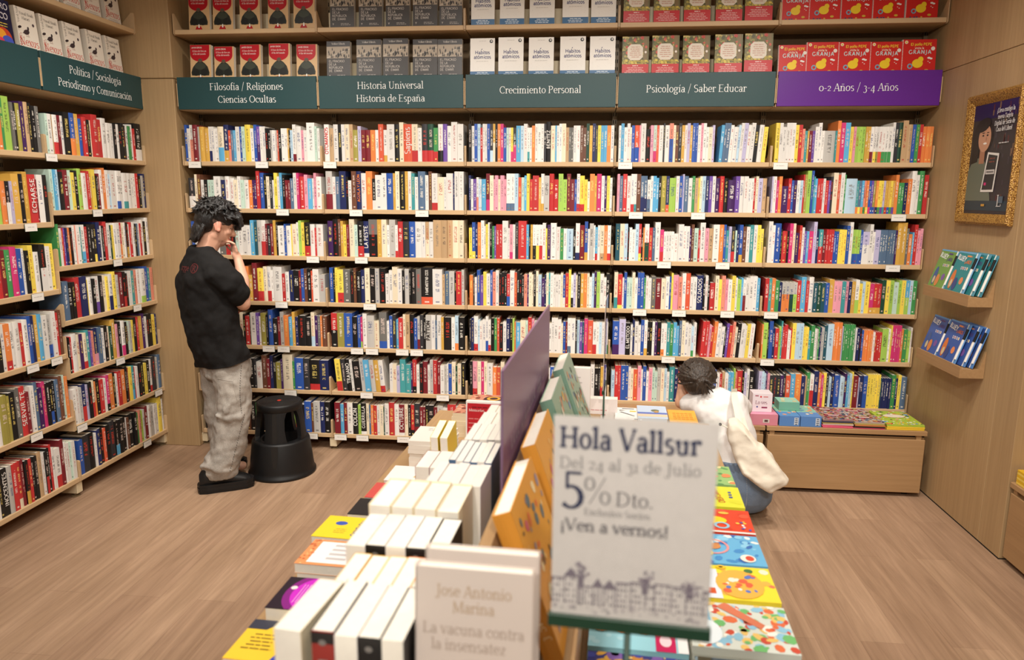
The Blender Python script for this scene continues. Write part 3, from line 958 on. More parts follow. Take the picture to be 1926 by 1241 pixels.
# ------------------------------------------------------------------ books on the shelves: colour, thickness, height (+ band colour and height), title
ROWS = {
    (0, 1): "b37 w35 w47a6 R67 g26 Y66 Y65 w46B3 w36 w55 c76s4 B67Y3 O34a4 d34 s34 w56 b36 m46 y77 w45 b47 v46V5 w36 w46 k35 k35 g24 w44 g24 O24 k34 w45 w45 Y25 k24 l34 w47R2 w66 p34 w44 wA8 m36 w35",
    (1, 1): "w67!OTOMANOS:r N55 w67 k47 w47 c67 N47 z64 u46 R54 R64 o64 w44 O67 w44Y2 w97 k67 c58 OA7!Sapiens:w c77r3 w55 K77r3 E77r3 e55r3 w67k3 v57 w56 w78 w77",
    (2, 1): "k47 w46 b47 l47 r35 w37 w37 b47 K47l3 Y37c5 k37 o47 P47 b45 m35 w35 y35P3 K45P5 s66 l46 w57 w35t3 w35 o46 w47 w47 w47 K37 k68!BENITEZ:w c66 s26 w36 w47 c57 N45 G35 G35 w46 w56 n46 n45 E47 Y46 B47 K36 y46 s46 s46 o56 w46",
    (3, 1): "w36 s47 w45 w47 c25 b46 O66b4 p26 w77 k64 p46 m46P3 O36 w66 K27 w66 a57b6 c36 n46 K47 Y46 w36 u47 Y36 b47 b37 w46 p37 w47 w35 c55 u36 <3 s46 d37 d57 w46 w65 l36 w47 u57 w46 w57 k56 w66 y55 <0",
    (4, 1): "y57 w47 w45 w47 w37 w47 y46 r46 a34 t33 Y23 R43 v33 w45 w47 w33 gD3 t23 o48 P57 s67 y45 p35 h45 h35 h45 Y35 Y35 w45R3 w35y3 w35z3 w45O3 w45e3 w35e3 w45e3 w37 K47 E57 N68 N56 b46 e46 r46 o45 o45 o45",
    (0, 2): "K84w4 c36 n46 w43 k43 m43 m43 w85 B53 w55 w64 c43 w45 m43 w63 o43 V23 V33 r48 b57 k36 c45 K35 w23 y47 w35 s37 k36 R33 R33 d44 w47 P37 r65 p46 s54 w24 p37 w65",
    (1, 2): "g88R4 w45 d55 B88 k35 w43 n68 B68!AGUILA_Y_LEON:o w67 o88 k44w3 w86 w67 b87 Y37 c58 k78 Y48 w48 t47 w45 d98 w46 n48 w77r2 c85 w35 w87 B27 w58 w68",
    (2, 2): "B36 w34 v44 w35a4 l24 w24 s64 R57P3 c56 p24 p46 c34 p56 p34 w67d2 w57d2 l57 O45 m45 s36 y47 r44 r86 Y35 w47Y2 g76 r67 r64 h67 h54 R57 R54 b34 w47r2 y66r2 y44 c33 o67 Y36 P67 w46 V36 y46 w35",
    (3, 2): "p37 d46 r57 w56 w47r2 w37t2 n57 d46B4 d46B4 w44d4 w36 s46 s35 k36 z66 B46O2 h85 w46 b46 u27 d56 w55 e36 N45 y25 c36 l46 B46 v46 w46 V55 r56 k55 V94 v56 w56 w56 w45 w35 r25 c36 u55 N55",
    (4, 2): "u26 w46 P34 o46 V81 r45 b34 V44 w44 l44 r27 z37 h59 b39 t26 s35 r45 r35 w35 r44 v34 K36 c68 O37 w58 e27 lE5 t34o2 d34y2 s34o2 a34e2 o34y2 b34P2 v34b2 z34b2 o34B2 y34e2 y34v2 u34t2 Y34r2 Y34b2 y34e2 Y34v2 o47 e43 e33 B43 o55 w69 w37 e69 r57",
    (0, 3): "~ b36 w44 w45 r35 w54 G46 ~ y25 w44 G46 G36 c57r3 k54w3 m44 w44 w54 w44 s47 T36 g47 w57r4 R25 K34 R35 Y37 k26 w74 b25 w54 y15 c55 w26 h37 y36 k66r3 w55 r23 w75",
    (1, 3): "V67 k68 n38 Y37 y45 R35 c68 m45 k77r3 B67w1!LA_PESTE:w GA8k6 Y58 c68 w35 g78 w35r2 r67 K77 b77 w87 w47 N47c5 w57 N98 N78 N68 c78 c68",
    (2, 3): "y44 b47y2 B36 o47 w48 w25 y36 w27 k36 e35 v25 r46 r46 w78 w24 p46P2 w36 K47 rA8 s36 k23 Y36 w46k4 w46y4 w46r4 w47 y24 V46 w77 w55 e44 w44 l84 k33 w57B2 R66 b48Y2 w24 g57 w26 s35r2 w36 c56N2 o46 w46r2",
    (3, 3): "T57 c57 l47 k24 w35 w44 l47 r37y2 k25 o25 w57E5 r45 d35 w68 P44r3 w33 w33 w33 w33 w52 w67 w36 w46 V25 n37 m55 r24 w68 p45 N55 w77 o57 b37 t34 u36 K46r3 m24 B34 b47Y2 n46 w46 t47 w47 y47 y35",
    (4, 3): "w59 w37 b78 k25 r64 k34 P48 c38 V53 r37 w36 v34 s34 P54 u49 B34 t55r5 R44 r35 r35 r35 b34 b34 y35 y35 y35 b47 w49 h35b3 h35b3 h35b3 b35 u84w6 w48 w34 u65 d35 d35 d35 d35 d35 d35 V25 Y59 Y69 G36 o43 s24 r48 p35 p36",
    (0, 4): "~ k54 w44 r44 K55 n44 k45 B44 w35 w44 ~ r24 w44V5 G65 o67 Y42 R59 y66r3 c47 w47r3 w25 w97 r33 w44 B45 k65 R25 b36 n36 k46 O25 w66 g63",
    (1, 4): "b47 k26 y37 y76r3 G86 k45 n37 k55 B56 c67 k67 g57 k77 w44 w46 c68 w57 k36 g57 k26 k67 G67 kD8O2 wB7 N34 d56 g66 k25 r66 g37",
    (2, 4): "o54 K25 w33 b47 v44 y46 w55 b37 a46 w47 k35 k46 k36 r45b3 w67 O36 k37 k35 k34 a45 V25 c46 c25 k37 c37 l45 V43 B25 c36 t26 w46 w35 w35 w35 c36 b35w3 r46 y38 w35k3 u36 c25 k46 Y46 o46 c36 w34 l36 V37 h47 w56 w34 k46",
    (3, 4): "c47t3 r56y1 w24 b37 m34 m34 c37 w34 b37 b47 e24 w35 w34 G55 R64 c54 w45 b25 y27 p66 a45 w47 O57 w35 w45 B76!SOLDADOS:w k25 w36 k24 r62 c46 y34 a46 p34 w44 y46 w25 h44 s25 w34R5 w45 w46 w46 s35",
    (4, 4): "r45 t35 o45 e44 B33 g43o6 g43o6 g43E6 g43h6 r44 s56 r34 w56 T43 E43 T43 b43 Y55 p44 p44 t44 p34 B34 Y44 w45h4 y33 l34 y54 P43Y2 r43Y2 r43Y2 E45 y45 h45 m54 h35 y45 s45h5 l35 e45",
    (0, 5): "~ k54 n44 V44 b44 B45 k45 R44 k54 ~ Y47 O46 k35 c46 k25 r54 E16 w66 v36 w24 z66 k25 b58 k53 R34 g47 o55 s44 Y37 B34 k85 k64 c47l3 V35 G35 o25 n55",
    (1, 5): "r77k5 z87 bA7 k65 b46 P25h2 w57 g96 c63 G98b2 w33 b46 K47 s34 r55 c37 N57 k57 b45 g36R3 K47 k35 g67!PATTON:k w57 d24 w57 Y36 k96 w46 l47o2 k76",
    (2, 5): "K25 B36 w57r2 l25 w34 w45 w37b3 w35r2 k46 e36 O36 k43 w44 B46 k36 h26 o24 s54 c65 m35 r47 p36 g35 g45 ~ w45 y46 ~ y26 w34 w37 w47 w46 c24 b35 R25 w47d2 w57 K26 l36 v35 T25 P47 O66 w45r3 w35 l35 w35 w45e3",
    (3, 5): "b86V3 u87 k65!EL_METODO:w w34 B27 w56 w34 b47 w47Y2 k36 k36 w36 V36 k56 w45o2 w35 t46 e45 s46 s34 d37 c47 w46 w45 l34e2 w36 <3 r47 r47 p35 r34 o47 w56 w44 k24 v36 r45 a37 c34 k46 w56 w25 y46 w56 <0",
    (4, 5): "o26 h67 k25 b58 B34 r54 h35 t28 r35 r46 w43 r24 y57 l57 l57 y35 y45 t33 e56 w34 g24 e25 B25 g45 T46 l87 o48 o38 o48 u26 e37 e37 e37 e37 e37 w35 B45 k25 b34 o34 o34 o34 o34 w33 r33 r33 r33 h85 w35 y27 P37 P37 P37 P37 o35 e55 h44 w26",
    (0, 6): "~ k55 k54 V45 K45 k44 b35 k44 R45 ~ e15 V36 V45 G66 k25 k55 K25 w63 n57 R35 B37 k36 z53 V25 cA8 e24 b96 K66 kA5r2 B95",
    (1, 6): "<-5 y76r3 K66 k66!TRAJANO:w w36 k95 g57 s76 g66 Y66 w66r2 <0 w44 c54 u43 t77 t74 V25 r57k2 w44 k45 R66 w34 g47 r57 R46 w54 g34 w25 b45 c56 E24 c55 k56",
    (2, 6): "k37 p57r2 c47 P37 c37 w66 o44 O44 c47 c34 t25 B36 w46 ~ w44 k45 g46 B35 w55 r35 c44 k45 w44 b45 g55 c44 ~ V35 v56 a44 a34 r44 N34 t34 O34 w47 k45 k25 Y36r4 w35",
    (3, 6): "l44 r47 r37 b67 b37 w36 c35 O55 p47 w25 b47 w34 p46 m36 m34 g46 c46 l36 w34 t67 B46 O35 r36 c46 ~ n45 o45 c44 b45 w45 n35 ~ k35 c46 b46 w44 r34 N35 w44 s35 s35 h27 a25 r66 k26 u35 w37 k56",
    (4, 6): "u46 l36 l25 V26 p35 K54u2 K54 K44 V44 K35 O64 s65 o85 B54 N24 e46 w55r5 B67 o36 P35 y46 K36 l34 B46 b75 l64 V36 s35 l36 y27 R65 u24 B55 b55 y46 y36 y36 y36 y36 T24 B34 B34 B34 B34 e56 B34 y46 d75",
    (0, 7): "~ k55 B44 o35 w44 V45 G44 y35 k45 r34 w45 n44 k55 e34 c45 k44 R45 w44 b35 k54 ~ y24 g27 z24 h34 O33 k54Y2 b66 n25 g66 B46 k56",
    (1, 7): "R66 s45 R46 w66 k66!COLON:w h35 k66w1!GUERRILLA:w c36 d25 o35 r45 w35 c45 E14 w56 r67 w56 R66w1!OCTUBRE:w c46 k36 r46k2 K67R3 R35 R35 k36 k66r3 R45 g66k4 w55 r97 g86 R23",
    (2, 7): "~ k55 w45 r35 g66 c45 b35 k45 w55 R45 c56 n45 k55 w44 g55 r45 k45 w55 c45 B45 k56 w45 r45 ~",
    ('b', 1): "m25 w35 N25 w45r3 R25 w35 k57 b57o4 Y47 b35 r46 k35 c25 r68 r46 w57 w45 w35 k35 w35 k35 k36 K25 w35 e25 w36 r24 k87w3",
    ('b', 2): "m36 s26 l36 k45 R56 m46 y35 k46 h47 w55 r36 Y35 y47 k24 R35 w47 o38 w37 l35 w67 w57b2 w47 w66t2 w56 w36 w36 r46 k35 g35 B36",
    ('b', 3): "e37 w35 r35 v25 B25 o45 k25 w36 a36 w46 t25 w56s3 r35 k46 k46 k46y2 B57 w25 k35 r57 w46 E35 y35 w46 w46 r36o4 c36 w46 k36Y3 w35 r46 w46 k45 d25 w36 r25 w57 k46 w58",
    ('b', 4): "d56 k45 k35 r57 B67 y25 w46 k35 w46v3 k46 c36 y35 w46B4 y47 g45 R46 k36r3 k35 w46 t36 a46 w46 w66h2 b47 t36 a36",
    ('b', 5): "k25 r25 w66 c45 V35 c55r2 t46 v25 a35 B56p3 d46 w45 k46 c35 E35 Y68 p45 k36 w56P3 k35 m45 g35 y35 k46 r46 Y56 V47 w35 k46 k46 y55 B35",
    ('b', 6): "w35 w36 g35 B46r4 u45 k36 c46r4 o25 k46 r45 w35 P46k2 o56 k46 w25 r46 o56 k37 R36 y36 t46s3 r25 w35 k46 k46 y45 k46 w46r2 K67 g36 d47",
    ('b', 7): "b45 K66 k66 w25 B46 k46 O35 k46 K67 k46s3 k56 k46 w15 n25 k66 k46 e25 a36 h35 g35 R46 w36 g45 w35 w35 y58 w36",
    ('a', 1): "k45 w45 R35 c45 b45 k35 g45 o45 w45 b55 w35 k45 e35 c45 a35 l47 s46 k28 o49 e27 h58 G26 k36 z36 V37 N37 k37 k36 G36",
    ('a', 2): "w45 r35 k45 c45 V35 e45 G45 w45 o35 b45 k55 w35 n45 y35 k45 k35 Y45 h46 o44 k34w5 u24 Y67 k47 Y48 r67!ECHARSE:w R25 w57 k37",
    ('a', 3): "k45 w35 G45 b45 r35 c45 o45 k35 w45 n35 V45 e35 k45 w35 s44 r56 R46 e46 P57 b46 w36 k35 y47 w54 k57w5 w46 y47",
    ('a', 4): "o35 k45 w45 r35 G45 c45 b35 k45 e45 w35 R45 k35 b36 r46 c35 Y35 k46 w36 o56r2 w46 w56 r35 w56 b47 B37 Y37 s47 w56 g56b3 w47 r36 n37",
    ('a', 5): "k45 w35 G45 b45 r35 c45 o45 k35 w45 n35 V45 e35 V25 Y35 w57 z77 z36 k57 G48 r68!SERVIR_TE:w R45 w47 d48 V45 P47 k46 k36b3 k36 d46 n47 m37 o36",
    ('a', 6): "o35 k45 w45 r35 G45 c45 b35 k45 e45 w35 R45 k35 k36 w45 k46 k67!INOCENTES:w g57 r57 r57c2 R47 k46Y3 r36 k46 k46 N57 w36 k36r4 k37 r38 w46 w65r3 R58 w46 w35 m35 w45",
}
LIGHT = set('wcgylmNupah')
THW = {0: 'thin', 1: 'thin', 2: 'thin', 3: 'slim', 4: 'slim', 5: 'medium', 6: 'medium', 7: 'thick', 8: 'thick', 9: 'thick'}


class Books:
    def __init__(s):
        s.v, s.f, s.col, s.col2, s.ink, s.P, s.uv = [], [], [], [], [], [], []

    def _face(s, idx, c, c2=None, ink=None, P=(0, 0, 0, 0), uv=None):
        s.f.append(idx)
        s.col.append(c)
        s.col2.append(c2 or c)
        s.ink.append(ink or c)
        s.P.append(P)
        s.uv += uv or [(0.0, 0.0)] * len(idx)

    def book(s, t, d, h, k, k2, fr, rnd, M=None, ink_on=1.0, spine=None):
        jit = rnd.uniform(.9, 1.08)

        def q(x):
            c = s2l(PAL[x])
            g = .3 * c[0] + .59 * c[1] + .11 * c[2]
            c = tuple(g + (y - g) * .88 for y in c)
            return (min(1, c[0] * jit), min(1, c[1] * jit), min(1, c[2] * jit), 1.0)
        c, c2 = q(k), q(k2 or k)
        if k in LIGHT:
            ink = C4(rnd.choice([(46, 44, 52), (46, 44, 52), (170, 44, 40), (44, 62, 120), (120, 112, 104)]))
        else:
            ink = C4(rnd.choice([(240, 236, 226), (240, 236, 226), (238, 214, 120), (220, 200, 190)]))
            if k in 'kKG' and rnd.random() < .25:
                ink = C4((206, 60, 44))
        pg = C4(rnd.choice([(240, 234, 216), (232, 222, 198), (244, 240, 232)]))
        ct = .0016
        hard = t > .026 and rnd.random() < .6
        sp = [(0, 0)]
        if hard:
            sp = [(0, .002), (t * .15, -.0012), (t * .5, -.003), (t * .85, -.0012), (t, .002)]
        else:
            sp = [(0, 0), (t, 0)]
        prof = sp + [(t, d), (t - ct, d), (t - ct, ct + .002), (ct, ct + .002), (ct, d), (0, d)]
        n, o = len(prof), len(s.v)
        pts = [(x, y, 0) for x, y in prof] + [(x, y, h) for x, y in prof]
        # pages
        pts += [(x, y, z) for z in (.003, h - .003 - .001 * hard) for x, y in ((ct, ct + .002), (t - ct, ct + .002), (t - ct, d - .004), (ct, d - .004))]
        s.v += [tuple(M @ Vector(p)) if M else p for p in pts]
        seed = rnd.random()
        Pv = (fr * h, seed, h, ink_on)
        ns = len(sp)
        for i in range(n):
            j = (i + 1) % n
            f = (o + i, o + j, o + n + j, o + n + i)
            if i < ns - 1:
                u0, u1 = sp[i][0] / t, sp[i + 1][0] / t
                s._face(f, c, c2, ink, Pv, [(u0, 0), (u1, 0), (u1, h), (u0, h)])
            else:
                s._face(f, c)
        s._face(tuple(range(o, o + n))[::-1], c)
        s._face(tuple(range(o + n, o + 2 * n)), c)
        b = o + 2 * n
        for f in ((3, 2, 1, 0), (4, 5, 6, 7), (0, 1, 5, 4), (1, 2, 6, 5), (2, 3, 7, 6), (3, 0, 4, 7)):
            s._face(tuple(b + i for i in f), pg)
        return s

    def mesh(s, name):
        me = bpy.data.meshes.new(name)
        me.from_pydata(s.v, [], s.f)
        me.materials.append(M_BOOK)
        for nm, arr in (('Col', s.col), ('Col2', s.col2), ('Ink', s.ink), ('P', s.P)):
            at = me.attributes.new(nm, 'FLOAT_COLOR', 'FACE')
            at.data.foreach_set('color', [x for c in arr for x in c])
        ul = me.uv_layers.new(name='UVMap')
        ul.data.foreach_set('uv', [x for c in s.uv for x in c])
        me.update()
        return me


ROWDATA = []


def parse(row, scale_h=1.0):
    out, tilt, filler, cnt = [], 0.0, False, 0
    for tk in row.split():
        if tk[0] == '<':
            tilt = float(tk[1:])
            continue
        if tk == '~':
            filler = not filler
            continue
        title = None
        if '!' in tk:
            tk, title = tk.split('!')
        k, w, h = tk[0], int(tk[1], 20), int(tk[2])
        k2, fr = (tk[3], int(tk[4]) / 10 if len(tk) > 4 else .3) if len(tk) > 3 else (None, 0)
        if not filler:
            cnt += 1
        out.append(dict(k=k, w=w * .0056, h=(285 + 22 * h) / 1780.0 * scale_h, hd=h, k2=k2, fr=fr, title=title, tilt=tilt, fill=filler, n=cnt))
    return out


HIDE = [(338, 472, 380, 915), (948, 1040, 560, 900), (1030, 1350, 752, 1241), (1268, 1415, 685, 900), (478, 590, 752, 900), (800, 950, 745, 900), (1413, 1480, 735, 800), (1040, 1085, 660, 800)]
ALL = []
for key, row in ROWS.items():
    bay, s = key
    rnd = random.Random(hash((str(bay), s)) % 1000 if False else (ord(str(bay)[0]) * 17 + s * 131))
    bk = parse(row)
    side = bay in ('a', 'b')
    length = .918 if side else .958
    tot = sum(b['w'] for b in bk)
    lean = sum(.03 for i in range(1, len(bk)) if bk[i]['tilt'] != bk[i - 1]['tilt']) + (.03 if bk[-1]['tilt'] > 0 or bk[0]['tilt'] < 0 else 0)
    if side or tot + lean > length:
        kx = (length - lean) / tot
    else:
        kx = (length - lean) / tot
    x = .022 if not (side and bay == 'a') else .022
    prevt = 0.0
    for i, b in enumerate(bk):
        t = b['w'] * kx
        if b['tilt'] != prevt:
            x += .03
            prevt = b['tilt']
        hh = min(b['h'], .282 if bay != 'a' else .33)
        if bay == 'a':
            hh *= 1.08
        z = (ZA if bay == 'a' else ZB)[s - 1]
        dep = min(.24, hh * rnd.uniform(.62, .74)) if bay != 4 else min(.25, hh * rnd.uniform(.72, .9))
        ins = rnd.uniform(.0, .010) + .006
        til = b['tilt']
        tr = Matrix.Translation((x, ins, z + .0006)) @ Matrix.Rotation(R(til), 4, 'Y')
        if til > 0:
            tr = Matrix.Translation((x + .0, ins, z + .0006 + t * math.sin(R(til)))) @ Matrix.Rotation(R(til), 4, 'Y')
        if til < 0:
            pass
        if side:
            W = Matrix.Translation((XL, (-.99 if bay == 'b' else -1.952) + 0.0, 0)) @ Matrix.Rotation(R(90), 4, 'Z') @ tr
        else:
            W = Matrix.Translation((X0 + bay, 0, 0)) @ tr
        c = W @ Vector((t / 2, 0, hh / 2))
        pxx, pyy, dd = px(c)
        ar = t * (1.0 if not side else .42) * hh * (FPX / dd) ** 2
        vis = -20 < pxx < 1940 and -10 < pyy < 1250 and not any(a < pxx < b_ and c_ < pyy < d_ for a, b_, c_, d_ in HIDE)
        if side and pxx < 3:
            vis = False
        b.update(t=t, d=dep, hh=hh, W=W, vis=vis and not b['fill'], ar=ar, bay=bay, s=s, px=pxx,
                 nxt=bk[i + 1]['k'] if i + 1 < len(bk) else None, prv=bk[i - 1]['k'] if i else None, inframe=(pxx > -60))
        x += t + (.0002 if not b['tilt'] else .0006)
        ALL.append(b)
SNAME = {'a': 'plain-signed side', 'b': 'politics'}
for i_, s_ in enumerate(SECT):
    SNAME[i_] = s_
adult = sorted([b for b in ALL if b['bay'] != 4 and b['vis']], key=lambda b: -(b['ar'] + (1e6 if b['title'] else 0)))
for b in adult[:300]:
    b['own'] = True
for b in ALL:
    if b['bay'] == 4 and b['vis']:
        b['own'] = True
stuff, stuffp = Books(), Books()
nfirst = {}
for b in ALL:
    if b['bay'] == 'a' and b['vis']:
        b['n'] -= nfirst.setdefault(b['s'], b['n'] - 1)
seen_rows = set()
for idx, b in enumerate(ALL):
    rnd = random.Random(idx * 13 + 5)
    if not b['inframe']:
        continue
    if not b.get('own'):
        (stuff).book(b['t'], b['d'], b['hh'], b['k'], b['k2'], b['fr'], rnd, b['W'])
        continue
    one = Books().book(b['t'], b['d'], b['hh'], b['k'], b['k2'], b['fr'], rnd, None, 0.0 if b['title'] else 1.0)
    pic = b['bay'] == 4
    nm = 'picture_book' if pic else 'book'
    o = bpy.data.objects.new(nm, one.mesh(nm))
    SC.collection.objects.link(o)
    o.matrix_world = b['W']
    th = 'thin' if b['t'] < .013 else 'slim' if b['t'] < .02 else 'medium' if b['t'] < .03 else 'thick'
    hw = 'tall ' if b['hd'] >= 7 else 'short ' if b['hd'] <= 3 else ''
    cw = NAME[b['k']] + (' and ' + NAME[b['k2']] if b['k2'] and b['k2'] != b['k'] else '')
    lb = '%s%s %s book, %s along the %s %s shelf' % (hw, th, cw, ordw(b['n']), ORD[b['s'] - 1], SNAME[b['bay']])
    if b['nxt'] and len(lb.split()) <= 11:
        lb += ', beside ' + NAME[b['nxt']]
    tag(o, lb, 'book', ('picture books' if pic else 'books') + ' on the %s %s shelf' % (ORD[b['s'] - 1], SNAME[b['bay']]))
    if b['title']:
        tx, cc = b['title'].split(':')
        tx = tx.replace('_', ' ')
        q, wd_ = text_quads(tx, 1.0, sans=(tx != 'Sapiens'), bold=1.25)
        sz = min(b['t'] * 1.05, b['hh'] * .72 / wd_)
        Art().text(tx, sz, b['t'] / 2 + sz * .3, b['hh'] * .56, PAL[cc], 1, sans=(tx != 'Sapiens'), bold=1.25, rot=90).build('title', o, loc=(0, -.0032, 0))
me = stuff.mesh('shelved_books')
o = bpy.data.objects.new('shelved_books', me)
SC.collection.objects.link(o)
tag(o, 'the other closely packed books on the wall shelves, spines outward', 'books', None, 'stuff')
print('books own', sum(1 for b in ALL if b.get('own')), 'all', len(ALL))


# ------------------------------------------------------------------ books with separate cover and pages (displayed or on the table)
def cover_parts(root, t, w, h, cov, spine=None, pages=M_PAGES, hard=False, back=None, page_rgb=None):
    """front cover faces -y, spine at x = 0, fore-edge at x = w, thickness along y 0..t"""
    ov = .003 if hard else .0006
    ct = .0022 if hard else .0011
    mb = MB()
    cf, cs, cb = C4(cov), C4(spine or cov), C4(back or cov)
    mb.box(0, w, 0, ct, 0, h, 0, cf).box(0, w, t - ct, t, 0, h, 0, cb)
    ns = 5
    prof = []
    for i in range(ns + 1):
        y = t * i / ns
        prof.append((-(.0035 if hard else .0008) * math.sin(math.pi * i / ns), y))
    prof += [(ct, t), (ct, 0)]
    vs = [(x, y, 0) for x, y in prof] + [(x, y, h) for x, y in prof]
    n = len(prof)
    mb.add(vs, [(i, n + i, n + (i + 1) % n, (i + 1) % n) for i in range(n)] + [tuple(range(n)), tuple(range(n, 2 * n))[::-1]], 0, cs)
    mb.build('cover', M_PRINT, root)
    MB().box(ct, w - ov, ct, t - ct, ov, h - ov).build('pages', pages, root)


def disp_book(name, label, cat, loc, rot, t, w, h, cov, art=None, spine=None, group=None, hard=False, back=None, spine_art=None):
    loc = (loc[0], loc[1], loc[2] + t * math.sin(abs(rot[0])) + .0004)
    r = empty(name, label, cat, loc, rot, group)
    cover_parts(r, t, w, h, cov, spine, hard=hard, back=back)
    if art:
        art.build('cover_print', r)
    if spine_art:
        spine_art.build('spine_print', r, loc=(-.0036 if hard else -.0009, 0, 0), rot=(0, 0, R(-90)))
    return r


# cover designs (x 0..w, z 0..h)
def art_cercas(w=.148, h=.235):
    a = Art(0, w, 0, h)
    a.ell(w * .47, h * .74, w * .46, h * .21, (182, 20, 36), 1, 28).rect(w * .01, w * .93, h * .74, h * .995, (182, 20, 36), 1)
    a.text('JAVIER CERCAS', .0135, w * .08, h * .9, (244, 238, 230), 3, 'l', 1.3, True, squash=.8)
    a.text('El loco de Dios en', .0165, w * .45, h * .8, (244, 238, 230), 3, 'c', 1.1, squash=.85)
    a.text('el fin del mundo', .0165, w * .45, h * .72, (244, 238, 230), 3, 'c', 1.1, squash=.85)
    dk = (44, 48, 42)
    a.poly([(w * .08, h * .14), (w * .9, h * .14), (w * .92, h * .22), (w * .84, h * .38), (w * .7, h * .48), (w * .56, h * .54), (w * .4, h * .54), (w * .26, h * .47), (w * .12, h * .36), (w * .05, h * .22)], dk, 4)
    a.ell(w * .48, h * .56, w * .1, h * .055, (96, 82, 66), 5)
    a.ell(w * .27, h * .23, w * .17, h * .1, (34, 36, 34), 6).ell(w * .68, h * .23, w * .17, h * .1, (34, 36, 34), 6)
    a.ell(w * .48, h * .4, w * .26, h * .1, (62, 68, 58), 5)
    a.poly([(w * .3, 0.0005), (w * .66, 0.0005), (w * .58, h * .1), (w * .38, h * .1)], (176, 24, 34), 5)
    a.poly([(w * .45, h * .06), (w * .53, h * .06), (w * .51, h * .16), (w * .47, h * .16)], (240, 238, 232), 7)
    return a


def art_weimar(w=.158, h=.24):
    rnd = random.Random(4)
    a = Art(0, w, 0, h)
    a.rect(0, w, h * .55, h * .86, (176, 162, 144), 1)
    a.poly([(0, h * .55), (w, h * .78), (w, h * .8), (0, h * .57)], (206, 196, 182), 2)
    for i in range(30):
        x = rnd.uniform(.05, .95)
        z = rnd.uniform(.56, .8)
        a.ell(w * x, h * z, w * .022, h * .03, (48, 46, 46), 3, 8).ell(w * x, h * (z + .035), w * .015, h * .012, (60, 56, 54), 3, 8)
    a.rect(0, w, h * .86, h, (66, 64, 66), 2)
    a.text('Volker Ullrich', .017, w * .5, h * .91, (220, 214, 206), 3, 'c', 1.2, squash=.95)
    for k, t in enumerate(('EL FRACASO', 'DE LA', 'REPÚBLICA', 'DE WEIMAR')):
        t = t.replace('Ú', 'U')
        a.text(t, .0215, w * .09, h * (.445 - k * .085), (214, 206, 198), 3, 'l', 1.0, True, squash=.92)
    a.lines(w * .45, w * .92, h * .1, 2, h * .035, .004, (170, 164, 158), 3, centre=False)
    a.text('Y', .018, w * .1, h * .06, (214, 206, 198), 3, 'l', 1.4, True)
    return a


def art_habitos(w=.152, h=.236):
    a = Art(0, w, 0, h)
    a.rect(0, w, 0, h * .165, (52, 104, 150), 1)
    a.lines(w * .2, w * .8, h * .13, 1, .01, .005, (206, 220, 232), 2)
    a.lines(w * .1, w * .9, h * .09, 2, h * .04, .0045, (206, 220, 232), 2)
    a.text('Hábitos'.replace('á', 'a'), .032, w * .5, h * .6, (68, 66, 118), 2, 'c', 1.35, True)
    a.poly([(w * .445, h * .705), (w * .475, h * .705), (w * .505, h * .735), (w * .475, h * .735)], (68, 66, 118), 2)
    a.text('atómicos', .032, w * .5, h * .485, (68, 66, 118), 2, 'c', 1.35, True)
    a.lines(w * .15, w * .85, h * .42, 1, .01, .003, (200, 196, 190), 2)
    a.ell(w * .86, h * .92, w * .07, w * .07, (44, 44, 48), 2).ell(w * .87, h * .925, w * .035, w * .035, (210, 208, 204), 3)
    a.lines(w * .3, w * .7, h * .93, 1, .01, .003, (206, 202, 196), 2)
    a.speckle(w * .1, w * .9, h * .2, h * .4, 40, .0006, .0011, [(206, 196, 184)], 1)
    return a


def art_garden(w=.17, h=.25, band=.3):
    rnd = random.Random(9)
    a = Art(0, w, 0, h)
    a.speckle(0, w * .85, h * band, h, 150, .004, .012, [(140, 132, 70), (108, 110, 58), (172, 160, 84), (84, 84, 52), (196, 176, 104)], 1, rnd)
    a.rect(w * .8, w * .94, h * band, h, (128, 108, 70), 4)
    a.speckle(w * .03, w * .9, h * .4, h * .98, 16, .006, .011, [(186, 66, 54), (206, 96, 76)], 5, rnd)
    a.speckle(0, w, h * band, h * (band + .1), 60, .004, .009, [(216, 196, 84), (190, 170, 70), (168, 150, 60)], 6, rnd)
    c = .02
    x0, x1, z0, z1 = w * .2, w * .78, h * .4, h * .8
    a.poly([(x0 + c, z0), (x1 - c, z0), (x1, z0 + c), (x1, z1 - c), (x1 - c, z1), (x0 + c, z1), (x0, z1 - c), (x0, z0 + c)], (226, 216, 200), 9)
    a.lines(w * .27, w * .72, h * .73, 6, h * .05, .0045, (196, 150, 132), 10)
    a.ell(w * .88, h * .6, w * .04, h * .03, (236, 228, 214), 9)
    a.rect(0, w, 0, h * band, (196, 40, 46), 11)
    a.lines(w * .35, w * .65, h * (band - .04), 1, .01, .005, (236, 208, 204), 12)
    a.lines(w * .08, w * .92, h * (band - .09), 5, h * .04, .004, (230, 180, 176), 12)
    return a


